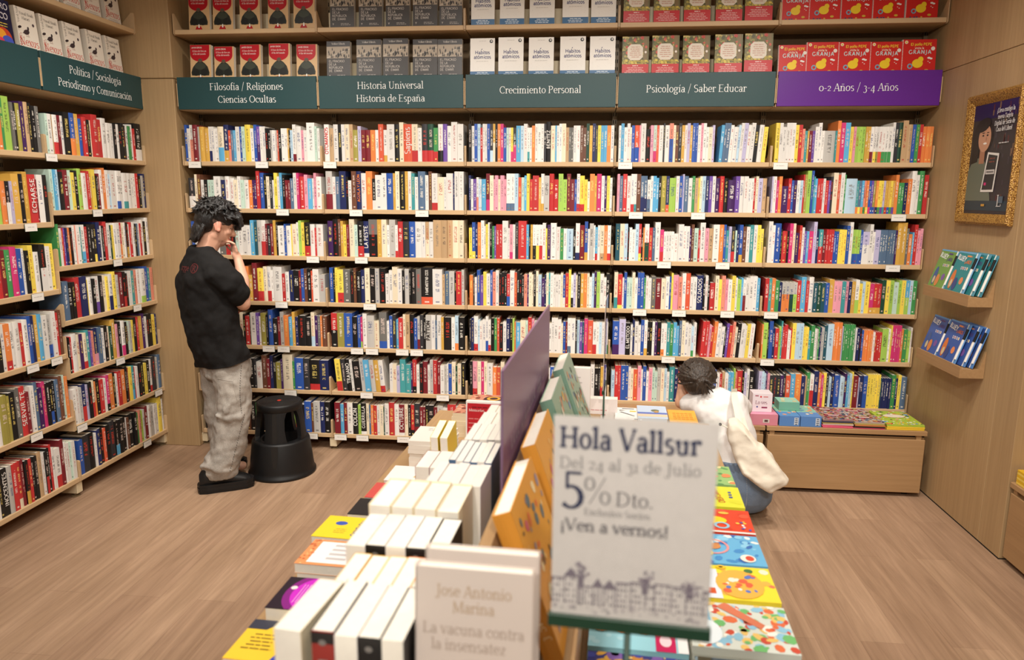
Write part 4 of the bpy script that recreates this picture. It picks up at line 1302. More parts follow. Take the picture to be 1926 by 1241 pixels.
def art_granja(w=.2, h=.205):
    a = Art(0, w, 0, h)
    for k in range(22):
        a.rect(w * .0, w * .022, h * (k / 22 + .008), h * (k / 22 + .034), (236, 228, 222), 2)
    a.text('El pollo PEPE', .023, w * .55, h * .82, (240, 204, 60), 2, 'c', 1.5, True)
    a.text('visita la', .018, w * .5, h * .72, (240, 226, 206), 2, 'c', 1.3, True)
    a.text('GRANJA', .034, w * .53, h * .58, (198, 214, 214), 2, 'c', 1.5, True, track=.08)
    a.ell(w * .11, h * .92, w * .05, w * .05, (238, 228, 206), 2).ell(w * .11, h * .92, w * .03, w * .03, (236, 196, 76), 3)
    a.ell(w * .9, h * .73, w * .06, w * .06, (236, 226, 216), 2)
    for x, z, r in ((.8, .46, .05), (.86, .44, .045), (.83, .32, .02), (.78, .36, .018)):
        a.ell(w * x, h * z, w * r, w * r * .6, (238, 234, 228), 2)
    a.ell(w * .47, h * .3, w * .16, h * .13, (240, 204, 40), 3).ell(w * .56, h * .42, w * .08, h * .08, (240, 204, 40), 3)
    a.ring(w * .25, h * .22, w * .08, w * .035, (120, 170, 196), 4)
    a.ell(w * .74, h * .1, w * .06, h * .035, (214, 176, 60), 3)
    for x in (.16, .28, .36, .5):
        a.ell(w * x, h * .04, w * .03, h * .02, random.Random(int(x * 50)).choice([(60, 70, 110), (220, 180, 70), (230, 220, 210)]), 3)
    return a


def art_nexus(w=.155, h=.24):
    a = Art(0, w, 0, h)
    a.text('Yuval Noah', .0235, w * .56, h * .84, (66, 60, 58), 1, 'c', 1.0, squash=.95)
    a.text('Harari', .0235, w * .5, h * .735, (66, 60, 58), 1, 'c', 1.0, squash=.95)
    d = (64, 52, 54)
    a.ell(w * .43, h * .465, w * .15, h * .055, d, 1, 18, rot=18).ell(w * .54, h * .56, w * .045, h * .036, d, 1)
    a.poly([(w * .47, h * .5), (w * .56, h * .5), (w * .57, h * .56), (w * .51, h * .57)], d, 1)
    a.poly([(w * .22, h * .42), (w * .36, h * .48), (w * .34, h * .43)], d, 1)
    for x in (.42, .5):
        a.rect(w * x, w * x + .002, h * .37, h * .43, (150, 70, 60), 1)
    a.rect(w * .38, w * .56, h * .365, h * .372, (150, 120, 110), 1)
    a.ell(w * .82, h * .66, w * .055, w * .055, (84, 70, 76), 1)
    a.text('Nexus', .062, w * .5, h * .16, (206, 62, 44), 1, 'c', 1.0, squash=.92)
    a.lines(w * .1, w * .9, h * .1, 2, h * .04, .003, (180, 172, 164), 1)
    return a


def spine_nexus(t=.036, h=.24):
    a = Art()
    a.text('Nexus', .03, t * .62, h * .24, (206, 62, 44), 1, 'c', 1.0, rot=90)
    a.ell(t * .5, h * .52, t * .3, h * .03, (64, 52, 54), 1)
    a.text('Yuval Noah', .018, t * .62, h * .8, (66, 60, 58), 1, 'c', 1.0, rot=90)
    return a


FACE = [
    ('paperback with a red disc and a dark seated figure', (214, 178, 132), .148, .235, .032, art_cercas,
     [[(354, 393), (399, 437), (450, 488), (503, 541), (551, 591)], [(357, 396), (402, 439), (451, 490), (505, 545), (557, 596)]], (216, 204, 176)),
    ('grey history paperback with a street photograph', (74, 72, 72), .158, .24, .036, art_weimar,
     [[(620, 665), (674, 718), (725, 770), (776, 822), (826, 869)], [(614, 658), (670, 716), (720, 767), (776, 822), (823, 869)]], (140, 134, 128)),
    ('white paperback with navy title and blue band', (240, 237, 231), .152, .236, .02, art_habitos,
     [[(886, 930), (940, 986), (996, 1043), (1058, 1107), (1112, 1159)], [(884, 930), (937, 984), (994, 1041), (1053, 1101), (1109, 1157)]], None),
    ('garden patterned book with a red paper band', (112, 106, 64), .17, .25, .03, art_garden,
     [[(1173, 1222), (1230, 1279), (1287, 1337), (1347, 1397), (1402, 1454)], [(1170, 1220), (1226, 1277), (1284, 1335), (1344, 1396), (1400, 1453)]], None),
    ('square red board book with yellow blob and blue ring', (204, 36, 30), .2, .205, .022, art_granja,
     [[(1463, 1522), (1523, 1582), (1583, 1642), (1643, 1703), (1705, 1766)], [(1457, 1517), (1517, 1577), (1577, 1637), (1637, 1697), (1697, 1761)]], (236, 230, 224)),
]


def x_at(pxx, y, z):
    lo, hi = -.6, 5.0
    for _ in range(40):
        md = (lo + hi) / 2
        if px((md, y, z))[0] < pxx:
            lo = md
        else:
            hi = md
    return lo


for i, (lb, cov, w, h, t, fn, rows, spc) in enumerate(FACE):
    for r_, row in enumerate(rows):
        zb = 2.949 if r_ == 0 else 2.62
        for k, (a_, b_) in enumerate(row):
            yb = .035 if r_ == 0 else .03
            xc = max(x_at(a_, yb, zb + .1), X0 + i + .012)
            wv = min(w * 1.12, max(w * .9, x_at(b_, yb, zb + .1) - xc))
            kk = wv / w
            hh = min(h * kk, .262) if r_ else h * kk
            tl = random.Random(i * 31 + r_ * 7 + k).uniform(-5.5, -3.5)
            disp_book('display_book', '%s, %s along the %s row' % (lb, ORD[k], 'upper' if r_ == 0 else 'lower'),
                      'book', (xc, yb, zb + .001), (R(tl), 0, 0), t, wv, hh, cov, fn(wv, hh) if fn is not art_garden else fn(wv, hh, .3 if k < 4 else .36), spine=spc,
                      group='face-out copies of the %s title' % SECT[i])
        # cream blocks holding the copies upright
        for k in range(2):
            mb = MB().box(X0 + i + .04 + .45 * k, X0 + i + .46 + .45 * k, .14, .27, zb + .001, zb + .125, bev=.002).build('book_support', M_CREAMSTEEL)
            tag(mb, 'cream block behind the %s display row, %s of its pair, %s section' % ('upper' if r_ == 0 else 'lower', ORD[k], SECT[i]), 'support', 'cream blocks behind displayed books')
# side wall: five and four copies of the white book with a pigeon
for r_, ys in ((1, (36, 82, 125, 168, 204)), (0, (72, 117, 158, 198))):
    zb = 2.949 if r_ == 0 else 2.62
    for k, pxx in enumerate(ys):
        lo, hi = -2.0, 0.0
        for _ in range(40):
            md = (lo + hi) / 2
            if px((XL - .045, md, zb + .1))[0] < pxx:
                lo = md
            else:
                hi = md
        y = min(lo, -.03 - .158)
        disp_book('display_book', 'white book with a dark pigeon, %s along the %s row above the politics sign' % (ORD[k], 'upper' if r_ == 0 else 'lower'),
                  'book', (XL - .045, y - .0, zb + .001), (R(-4.5), 0, R(90)), .036, .155 if k < 4 or r_ == 0 else .15, .24, (236, 228, 214), art_nexus(.155 if k < 4 or r_ == 0 else .15), group='pigeon-cover books',
                  spine=(230, 222, 208), spine_art=spine_nexus())
_a = Art(0, .165, 0, .25)
_a.ell(.09, .05, .06, .055, (196, 70, 40), 1).ell(.075, .06, .035, .035, (236, 160, 50), 2).ell(.115, .035, .04, .03, (70, 90, 190), 2).ell(.06, .03, .03, .02, (220, 60, 90), 2)
_a.text('ORO', .045, .105, .2, (230, 226, 230), 1, 'c', 1.2, True).text('ICO', .045, .105, .15, (230, 226, 230), 1, 'c', 1.2, True)
_a.lines(.03, .15, .125, 2, .014, .005, (216, 190, 80), 1)
disp_book('display_book', 'dark navy book with a glowing brain above the plain green sign', 'book', (XL - .05, -1.235, 2.621), (R(-4.5), 0, R(90)), .03, .165, .25, (30, 30, 60), _a)
for k in range(3):
    o = MB().box(-.30, .30 if k < 2 else .2, 0, .11, .001, .125, bev=.002).build('book_support', M_CREAMSTEEL, None, loc=(XL - .17, (-.52, -.52, -1.36)[k], (2.62, 2.949, 2.62)[k]), rot=(0, 0, R(90)))
    tag(o, ('cream block behind the lower pigeon books', 'cream block behind the upper pigeon books', 'cream block behind the navy brain book')[k], 'support', 'cream blocks behind displayed books')

# ------------------------------------------------------------------ the wall with the framed poster
def framed_poster():
    y0, y1, z0, z1 = -.955, -.40, 1.715, 2.425
    W, H = y1 - y0, z1 - z0
    # local: x runs along the wall towards the camera, facing -x world -> local -y
    root = empty('framed_poster', 'gilt framed poster of a smiling woman and a phone on the oak wall', 'picture', (XR - .002, y1, z0), (0, 0, R(-90)))
    fw = .058
    mb = MB()
    prof = [(0, 0), (.0, -.02), (.012, -.032), (.03, -.026), (.044, -.018), (fw, -.008), (fw, 0)]
    cs = [(0, 0, 1, 1), (W, 0, -1, 1), (W, H, -1, -1), (0, H, 1, -1)]
    rings = [[(cx + sx * p[0], p[1], cz + sz * p[0]) for p in prof] for cx, cz, sx, sz in cs]
    n = len(prof)
    vs = [p for r in rings for p in r]
    fs = [(k * n + i, k * n + (i + 1) % n, ((k + 1) % 4) * n + (i + 1) % n, ((k + 1) % 4) * n + i) for k in range(4) for i in range(n)]
    mb.add(vs, fs).build('frame', M_GOLD, root)
    w, h = W - 2 * fw, H - 2 * fw
    a = Art(0, w, 0, h)
    rnd = random.Random(21)
    a.rect(0, w, 0, h, (54, 47, 50), 0)
    a.rect(0, w, h * .86, h, (40, 26, 74), 1)
    for k in range(70):
        x, z = rnd.uniform(.3, .98) * w, rnd.uniform(.1, .95) * h
        a.rect(x, x + w * rnd.uniform(.01, .03), z, z + h * rnd.uniform(.03, .07), rnd.choice([(96, 66, 54), (70, 60, 70), (120, 92, 70), (60, 50, 66), (90, 40, 44)]), 1)
    a.rect(0, w, h * .03, h * .12, (46, 60, 70), 2)
    # woman
    a.poly([(0, h * .12), (w * .6, h * .12), (w * .52, h * .3), (w * .4, h * .46), (w * .3, h * .52), (w * .1, h * .5), (0, h * .4)], (104, 110, 96), 4)
    a.ell(w * .27, h * .7, w * .24, h * .17, (38, 28, 28), 3, 24).poly([(w * .05, h * .66), (w * .05, h * .46), (w * .2, h * .48), (w * .22, h * .7)], (38, 28, 28), 5)
    a.poly([(w * .24, h * .46), (w * .36, h * .46), (w * .36, h * .6), (w * .24, h * .6)], (168, 118, 92), 5)
    a.ell(w * .32, h * .69, w * .145, h * .125, (196, 146, 116), 6, 24).ell(w * .26, h * .81, w * .17, h * .06, (38, 28, 28), 7, 20, rot=12)
    a.ell(w * .38, h * .715, w * .02, h * .008, (40, 30, 30), 8).ell(w * .28, h * .715, w * .022, h * .008, (40, 30, 30), 8)
    a.rect(w * .25, w * .31, h * .735, h * .742, (46, 34, 32), 8).rect(w * .36, w * .41, h * .735, h * .742, (46, 34, 32), 8)
    a.ell(w * .34, h * .642, w * .042, h * .009, (240, 234, 226), 8).ell(w * .36, h * .682, w * .016, h * .018, (176, 124, 98), 8)
    # phone
    for r, c, l in ((0, (226, 222, 216), 9), (.012, (52, 50, 52), 10)):
        a.poly([(w * .36 + r, h * .2 + r), (w * .66 - r, h * .2 + r), (w * .7 - r, h * .54 - r), (w * .44 + r, h * .56 - r)], c, l)
    a.rect(w * .44, w * .64, h * .36, h * .4, (206, 202, 198), 11).rect(w * .46, w * .62, h * .372, h * .388, (120, 116, 114), 12)
    a.rect(w * .43, w * .48, h * .26, h * .285, (206, 50, 120), 11)
    a.lines(w * .48, w * .64, h * .5, 2, h * .03, .006, (130, 70, 60), 11)
    for k, t in enumerate(('¡Lleva contigo la', 'nueva Tarjeta', 'Digital de Socio de', 'Casa del Libro!')):
        a.text(t, .034, w * .74, h * (.9 - k * .055), (238, 236, 236), 13, 'c', 1.3, squash=.75)
    a.lines(w * .62, w * .92, h * .63, 1, .01, .005, (200, 196, 196), 13)
    a.text('L', .09, w * .82, h * .07, (226, 222, 220), 13, 'c', .9)
    a.rect(w * .8, w * .9, h * .1, h * .16, (80, 96, 110), 12)
    a.rect(w * .42, w * .5, h * .07, h * .09, (200, 150, 60), 12)
    MB().box(fw - .004, W - fw + .004, -.006, -.004, fw - .004, H - fw + .004).build('backing', M_SLOT, root)
    a.build('poster', root, loc=(fw, -.0065, fw))


framed_poster()


def wall_tray(label, ya, yb, z, books):
    """oak picture-ledge on the right wall: local x towards the camera, local -y into the room"""
    L = ya - yb
    root = empty('wall_ledge', label, 'shelf', (XR - .002, ya, z), (0, 0, R(-90)), 'oak ledges under the poster')
    pr = [(0, -.05), (-.128, -.05), (-.128, .012), (-.1185, .012), (-.1185, 0), (-.03, 0), (0, .10)]
    n = len(pr)
    vs = [(0, p, q) for p, q in pr] + [(L, p, q) for p, q in pr]
    MB().add(vs, [(i, n + i, n + (i + 1) % n, (i + 1) % n) for i in range(n)] + [tuple(range(n)), tuple(range(n, 2 * n))[::-1]]).build('ledge', M_OAKX, root)
    for i, (lb, x, y, w, h, c, c2) in enumerate(books):
        a = Art(0, w, 0, h)
        a.rect(0, w, h * .96, h, c2, 1)
        a.text('BLUEY', .04, w * .30, h * .78, (238, 240, 240), 2, 'c', 1.8, True, squash=.8, rot=-8)
        a.lines(w * .5, w * .92, h * .9, 1, .01, .009, (90, 60, 120) if i < 1 else (236, 150, 90), 2)
        a.text(('3 AÑOS', '4 AÑOS', '2 AÑOS', '5 AÑOS')[(i + len(label)) % 4], .027, w * .74, h * .72, ((90, 70, 130), (226, 120, 60))[i % 2], 2, 'c', 1.5, True, squash=.8)
        for k in range(4):
            a.ell(w * (.5 + .11 * k), h * .6, w * .042, h * .04, (240, 236, 236), 2).ell(w * (.5 + .11 * k), h * .6, w * .024, h * .024, [(90, 60, 120), (200, 60, 50), (60, 90, 160), (220, 180, 60)][k], 3)
        # plain rounded shapes stand where the cartoon figures are printed
        a.ell(w * .24, h * .3, w * .12, h * .24, ((74, 96, 150), (214, 120, 60))[i % 2], 2).ell(w * .48, h * .2, w * .12, h * .16, ((214, 136, 76), (60, 74, 130))[i % 2], 3)
        a.ell(w * .26, h * .2, w * .07, h * .1, (206, 190, 150), 4)
        a.ell(w * .78, h * .3, w * .1, h * .09, ((126, 90, 160), (226, 140, 90))[i % 2], 2)
        r = disp_book('activity_book', lb, 'book', (XR - .002 - .116 + y, ya - x, z + .001), (R(-17), 0, R(-90)), .014, w, h, c, a, spine=c2, group='wipe-clean activity books on the oak ledges')
        MB().tube([(w + .012, .004, h * .12), (w + .012, .004, h * .62)], .007, 10).build('pen', M_PAPER, r)
        MB().tube([(w + .012, .004, h * .62), (w + .012, .004, h * .88)], .0085, 10).build('pen_cap', M_BLACKP, r)
        MB().box(w, w + .026, .006, .010, 0, h, bev=.001).build('pen_strip', M_PRINT if False else plain('strip_tint', c2, .4), r)


wall_tray('upper oak ledge under the gilt framed poster', -.33, -.865, 1.33, [
    ('green activity book with a pen on the upper oak ledge', .02, 0, .178, .232, (118, 158, 76), (112, 168, 206)),
    ('front teal activity book with a pen on the upper oak ledge', .225, .0, .185, .236, (52, 136, 140), (112, 168, 206)),
    ('second teal activity book behind, fanned out on the upper ledge', .29, .022, .185, .236, (46, 126, 130), (86, 150, 170)),
    ('third teal activity book at the back of the upper ledge', .335, .044, .175, .236, (44, 120, 124), (70, 140, 160))])
wall_tray('lower oak ledge under the teal activity books', -.33, -.865, .935, [
    ('blue activity book nearer the bookcases on the lower oak ledge', .02, 0, .178, .23, (66, 96, 168), (92, 146, 206)),
    ('front blue activity book with orange badge on the lower oak ledge', .225, 0, .185, .236, (58, 92, 166), (92, 146, 206)),
    ('second blue activity book behind, fanned out on the lower ledge', .29, .022, .185, .236, (52, 86, 158), (80, 130, 196)),
    ('third blue activity book at the back of the lower ledge', .335, .044, .175, .236, (50, 82, 150), (80, 130, 196))])


# ------------------------------------------------------------------ low display cabinets
def bench(label, x0, x1, y0, y1, rz=0, front=True, org=None):
    w, d = x1 - x0, y1 - y0
    root = empty('low_cabinet', label, 'cabinet', org or (x0, y0, 0), (0, 0, rz), 'low oak cabinets')
    MB().box(0, w, -.004, d, .405, .434, bev=.002).build('top', M_OAKX, root)
    MB().box(.006, w - .006, .022, d, .03, .388).build('carcass', M_OAKX, root)
    MB().box(.008, w - .008, .0, .02, .03, .378, bev=.002).build('drawer_front', M_OAKX, root)
    MB().box(.004, w - .004, .026, d, .388, .405).build('shadow_gap', M_SLOT, root)
    for x in (.02, w - .06):
        MB().box(x, x + .03, .006, .022, .378, .405).build('spacer', M_OAKX, root)
    for x in (.06, w - .09):
        for y in (.05, d - .08):
            MB().box(x, x + .03, y, y + .03, 0, .03).build('foot', M_SLOT, root)
    return root


bench('low oak cabinet with drawer under the toddler shelves, comics on top', 3.665, 4.632, -.42, -.012)
bench('low oak cabinet behind the crouching person', 2.70, 3.655, -.42, -.012)
bench('low oak cabinet in the alcove carrying yellow books', 0, 1.1, 0, .42, R(-90), org=(XR + .006, -1.222, 0))

BT = .4345


def carton(name, label, cat, x, y, z, w, d, h, c, top=None, art_top=None, art_front=None, rz=0, group=None):
    r = empty(name, label, cat, (x, y, z), (0, 0, rz), group)
    MB().box(0, w, 0, d, 0, h, 0, C4(c), bev=.0012).build('carton', M_PRINT, r)
    if art_front:
        art_front.build('front_print', r)
    if art_top:
        art_top.build('top_print', r, loc=(0, 0, h), rot=(R(-90), 0, 0))
    return r


def speck_art(w, h, cols, n, seed, r0=.004, r1=.012, base=None):
    a = Art(0, w, 0, h)
    if base:
        a.rect(0, w, 0, h, base, 0)
    return a.speckle(0, w, 0, h, n, r0, r1, cols, 1, random.Random(seed))


_a = Art(0, .17, 0, .07).rect(.08, .12, .018, .042, (206, 198, 190), 1).lines(.085, .115, .03, 1, .01, .014, (90, 60, 60), 2)
_t = Art(0, .17, 0, .2).rect(0, .17, 0, .06, (222, 150, 176), 0).lines(.03, .14, .13, 2, .03, .018, (214, 96, 130), 1).rect(.02, .1, .16, .19, (236, 206, 226), 1)
carton('game_box', 'pink game box under the white box on the low cabinet', 'box', 3.56, -.408, BT, .172, .2, .072, (206, 132, 148), None, _t, _a)
_a = Art(0, .118, 0, .118).text('Lo ves?', .034, .06, .052, (120, 40, 76), 1, 'c', 1.1, squash=.85).lines(.05, .1, .03, 1, .01, .009, (130, 40, 80), 1).ell(.05, .1, .006, .006, (214, 70, 70), 1).lines(.06, .1, .1, 1, .01, .006, (206, 120, 120), 1).lines(.01, .04, .106, 1, .01, .006, (160, 60, 90), 1).ell(.03, .034, .005, .005, (60, 70, 140), 1)
carton('game_box', 'white game box with red script standing on the pink box', 'box', 3.58, -.36, BT + .0732, .122, .1, .122, (226, 216, 222), None, None, _a)
for k, (x, lb) in enumerate(((3.742, 'blue and mint card box next to the pink game box'), (3.872, 'blue and mint card box next to the comics'))):
    a = Art(0, .126, 0, .07).rect(.09, .116, .01, .058, (196, 204, 214), 1).lines(.093, .113, .05, 4, .012, .006, (90, 100, 120), 2)
    t = Art(0, .126, 0, .26).rect(0, .126, .1, .26, (140, 196, 176), 0).rect(0, .126, 0, .1, (92, 140, 200), 0).speckle(.01, .116, .02, .24, 16, .006, .014, [(236, 190, 120), (226, 150, 110), (240, 226, 200), (90, 150, 190)], 1, random.Random(k))
    carton('card_box', lb, 'box', x, -.408, BT, .126, .24, .066, (86, 130, 190), None, t, a)
t = Art(0, .13, 0, .12).rect(0, .13, 0, .12, (150, 206, 186), 0).speckle(.02, .11, .02, .1, 6, .008, .016, [(236, 196, 130), (240, 230, 200)], 1, random.Random(8))
carton('card_box', 'mint green card box lying on the blue boxes', 'box', 3.765, -.285, BT + .0672, .13, .12, .055, (112, 170, 146), None, t)
COM = [(150, 40, 50), (206, 190, 180), (60, 60, 80), (190, 120, 70), (214, 90, 120), (96, 120, 150), (40, 36, 40), (180, 160, 90)]
for gi, (x0, y0, n, w, d, lab, base, cols) in enumerate((
        (4.005, -.412, 6, .185, .15, 'front comic pile next to the blue boxes', (150, 120, 116), COM),
        (4.0, -.245, 5, .185, .15, 'rear comic pile next to the mint box', (166, 130, 130), COM),
        (4.2, -.412, 5, .18, .16, 'front comic pile by the lime magazines', (176, 160, 150), COM),
        (4.19, -.235, 4, .18, .15, 'rear comic pile by the lime magazines', (186, 170, 160), COM),
        (4.395, -.408, 3, .225, .30, 'lime magazine pile at the wall end of the cabinet', (170, 196, 70), [(240, 226, 200), (90, 150, 200), (226, 120, 70), (236, 200, 60), (60, 90, 60), (240, 240, 236)]))):
    th = .0085 if n > 3 else .011
    for k in range(n):
        rnd = random.Random(gi * 20 + k)
        r = empty('magazine', '%s magazine in the %s' % (ORD[k], lab), 'magazine', (x0 + rnd.uniform(-.003, .003), y0 + rnd.uniform(-.003, .003), BT + .0004 + k * (th + .0004)), (0, 0, R(rnd.uniform(-1, 1))), 'magazines in the ' + lab)
        c = base if k == n - 1 else rnd.choice(cols)
        MB().box(0, w, 0, d, 0, th, 0, C4(c), bev=.001).build('cover', M_PRINT, r)
        if k == n - 1:
            a = speck_art(w, d, cols, 120, gi, .004, .014, base)
            a.ell(w * .5, d * .62, w * .3, d * .12, cols[0], 5).lines(w * .25, w * .75, d * .62, 1, .01, .016, (230, 220, 214), 6)
            a.build('cover_print', r, loc=(0, 0, th), rot=(R(-90), 0, 0))
for k in range(6):
    r = empty('yellow_book', '%s yellow book from the bottom of the pile on the alcove cabinet' % ORD[k], 'book', (XR + .014, -1.246, BT + .0005 + k * .0125), (0, 0, R(-90)), 'yellow books in the alcove')
    MB().box(0, .2, 0, .26, 0, .0118, 0, C4((222, 178, 40) if k % 2 else (238, 206, 90)), bev=.001).build('cover', M_PRINT, r)
    MB().box(.002, .201, .002, .258, .002, .0098).build('pages', M_PAGES, r)


# ------------------------------------------------------------------ the black step stool
def stool(cx, cy, rz):
    root = empty('step_stool', 'black round plastic step stool beside the standing person', 'stool', (cx, cy, 0), (0, 0, rz))
    MB().lathe([(.0, .012), (.205, .012), (.216, .0), (.222, .004), (.222, .018), (.212, .026), (.209, .05), (.188, .232), (.183, .243), (.174, .247), (.125, .243), (.12, .236), (.12, .1), (0, .1)], 64).build('drum', M_BLACKP, root, True)
    for k in range(4):
        a0 = k * math.pi / 2 + R(-80)
        n = 10
        vs, fs = [], []
        zz = [.236, .27, .33, .40, .44, .456]
        for j, z in enumerate(zz):
            ro = .170 - (z - .236) * .115
            wv = (.50, .44, .40, .42, .50, .62)[j]
            for i in range(n + 1):
                q = a0 - wv + 2 * wv * i / n
                vs.append((ro * math.cos(q), ro * math.sin(q), z))
            for i in range(n + 1):
                q = a0 + wv - 2 * wv * i / n
                vs.append(((ro - .03) * math.cos(q), (ro - .03) * math.sin(q), z))
        m = 2 * n + 2
        for j in range(len(zz) - 1):
            for i in range(m):
                fs.append((j * m + i, j * m + (i + 1) % m, (j + 1) * m + (i + 1) % m, (j + 1) * m + i))
        fs.append(tuple(range(m))[::-1])
        fs.append(tuple(range((len(zz) - 1) * m, len(zz) * m)))
        lg = MB().add(vs, fs).build('leg', M_BLACKP, root, False)
        if k == 0:
            g = MB()
            ol = [(-.011, .445), (.011, .445), (.015, .40), (.016, .30), (.014, .238), (-.014, .238), (-.016, .30), (-.015, .40)]
            gv = []
            for x, z in ol:
                ro = .1708 - (z - .236) * .115
                q = a0 + x / ro
                gv.append((ro * math.cos(q), ro * math.sin(q), z))
            g.add(gv, [tuple(range(8))]).build('slot', M_SLOT, lg)
    prof = [(0, .462), (.10, .462), (.115, .448), (.142, .446), (.149, .452), (.149, .486), (.145, .494), (.138, .497)]
    r = .132
    while r > .03:
        prof += [(r, .497), (r - .002, .4945), (r - .006, .4945), (r - .008, .497)]
        r -= .011
    prof += [(.0, .497)]
    MB().lathe(prof, 64).build('top', M_BLACKP, root, True)
    MB().lathe([(0, .4975), (.013, .4975), (.013, .4995), (0, .4995)], 20).build('dot', M_RED, root)
    # the long slot down the drum and the paper sticker
    mb = MB()
    pts = [(0, .236), (.022, .236), (.023, .20), (.020, .15), (.012, .10), (0, .085)]
    vs = []
    for sx in (1, -1):
        pass
    outl = [(x, z) for x, z in pts] + [(-x, z) for x, z in pts[::-1] if x > 0]
    def sl(x, z):
        ro = .209 - (z - .05) * .1154
        q = math.radians(-80) + x / ro
        return ((ro + .0012) * math.cos(q), (ro + .0012) * math.sin(q), z)
    mb.add([sl(x, z) for x, z in outl], [tuple(range(len(outl)))[::-1]])
    mb.build('slot', M_SLOT, root)
    vs = []
    for z in (.09, .2):
        ro = .2102 - (z - .05) * .1154
        for q in (-168, -164, -160):
            vs.append((ro * math.cos(R(q)), ro * math.sin(R(q)), z))
    MB().add(vs, [(0, 1, 4, 3), (1, 2, 5, 4)]).build('sticker', M_SIGNP, root)


stool(.478, -.44, 0)

# ------------------------------------------------------------------ the central display table
TH = R(3)
TO = Vector((2.6, -3.5, 0))
TM = Matrix.Translation(TO) @ Matrix.Rotation(-TH, 4, 'Z')


def tp(u, v, z=0.0):
    return TM @ Vector((u, v, z))


ZTAB = .73
tb = empty('display_table', 'oak display table with a raised middle tier, piled with books', 'table', tuple(TO), (0, 0, -TH))
MB().box(-.975, .425, -.95, 2.16, ZTAB - .04, ZTAB, bev=.003).build('table_top', M_OAKY, tb)
MB().box(-.80, .30, -.80, 2.12, .02, ZTAB - .04).build('base', M_OAKY, tb)
MB().box(-.60, -.31, -.95, .865, ZTAB, .98, bev=.002).build('riser', M_OAKY, tb)
MB().box(-.30, -.285, -.36, 1.1, ZTAB, 1.16, bev=.002).build('divider', M_OAKY, tb)
MB().box(-.265, -.10, 1.135, 1.40, ZTAB, .98, bev=.002).build('end_block', M_OAKY, tb)
MB().box(-.308, -.125, -.95, -.37, ZTAB, .98, bev=.002).build('front_block', M_OAKY, tb)
mb = MB()
for k in range(6):
    v = -.33 + k * .21
    MB().box(-.3095, -.3005, v, v + .018, .98, 1.09, bev=.001).build('slat', M_OAKY, tb)
# sloping rack for picture books on the other side
vs, pr = [], [(-.265, ZTAB), (-.10, ZTAB), (-.10, 1.003), (-.156, 1.003), (-.246, 1.238), (-.265, 1.238)]
vs = [(u, v, z) for v in (-.30, 1.12) for u, z in pr]
n = len(pr)
MB().add(vs, [(i, (i + 1) % n, n + (i + 1) % n, n + i) for i in range(n)] + [tuple(range(n))[::-1], tuple(range(n, 2 * n))]).build('rack', M_OAKY, tb)
MB().box(-.0995, -.092, -.30, 1.12, .97, 1.02, bev=.001).build('rack_lip', M_OAKY, tb)


def tloc(u, v, z):
    return tuple(tp(u, v, z))


# upright paperbacks seen from above: (v0, v1, u0, u1, n, top z, colours, page colour, hard, name)
UPR = [
    (-.735, -.59, -.50, -.345, 5, 1.165, ['w'] * 5, 0, 'row nearest the camera', 'ffsff'),
    (-.545, -.392, -.538, -.332, 5, 1.205, ['c', 'k', 'w', 'k', 'k'], 0, 'second row from the camera', 'fsfsf'),
    (-.385, -.268, -.512, -.338, 5, 1.19, ['Y', 'Y', 'Y', 'o', 'Y'], 0, 'orange edged row', 'fffff'),
    (-.255, -.113, -.537, -.338, 5, 1.2, ['w', 'k', 'w', 'k', 'k'], 0, 'fourth row from the camera', 'fsfsf'),
    (-.10, .048, -.546, -.349, 4, 1.21, ['c', 'c', 'c', 'c'], 1, 'row of cream hardbacks', 'ffff'),
    (.058, .20, -.468, -.335, 5, 1.2, ['w', 'w', 'w', 'w', 'w'], 0, 'row behind the cream hardbacks', 'fffff'),
    (.215, .372, -.448, -.338, 6, 1.2, ['d', 'w', 'd', 'd', 'w', 'd'], 0, 'row of slate spined copies', 'sfssfs'),
    (.385, .53, -.445, -.34, 5, 1.2, ['w', 'g', 'w', 'g', 'w'], 0, 'row behind the slate spined copies', 'fsfsf'),
    (.545, .68, -.445, -.34, 5, 1.19, ['w', 'w', 'c', 'w', 'w'], 0, 'row by the purple board end', 'fffff'),
    (.695, .83, -.45, -.34, 4, 1.17, ['w', 'c', 'w', 'w'], 0, 'farthest upright row', 'ffff'),
    (.43, .57, -.60, -.47, 3, 1.09, ['R', 'w', 'w'], 0, 'thick pair of blocks beside the tier', 'fff'),
]
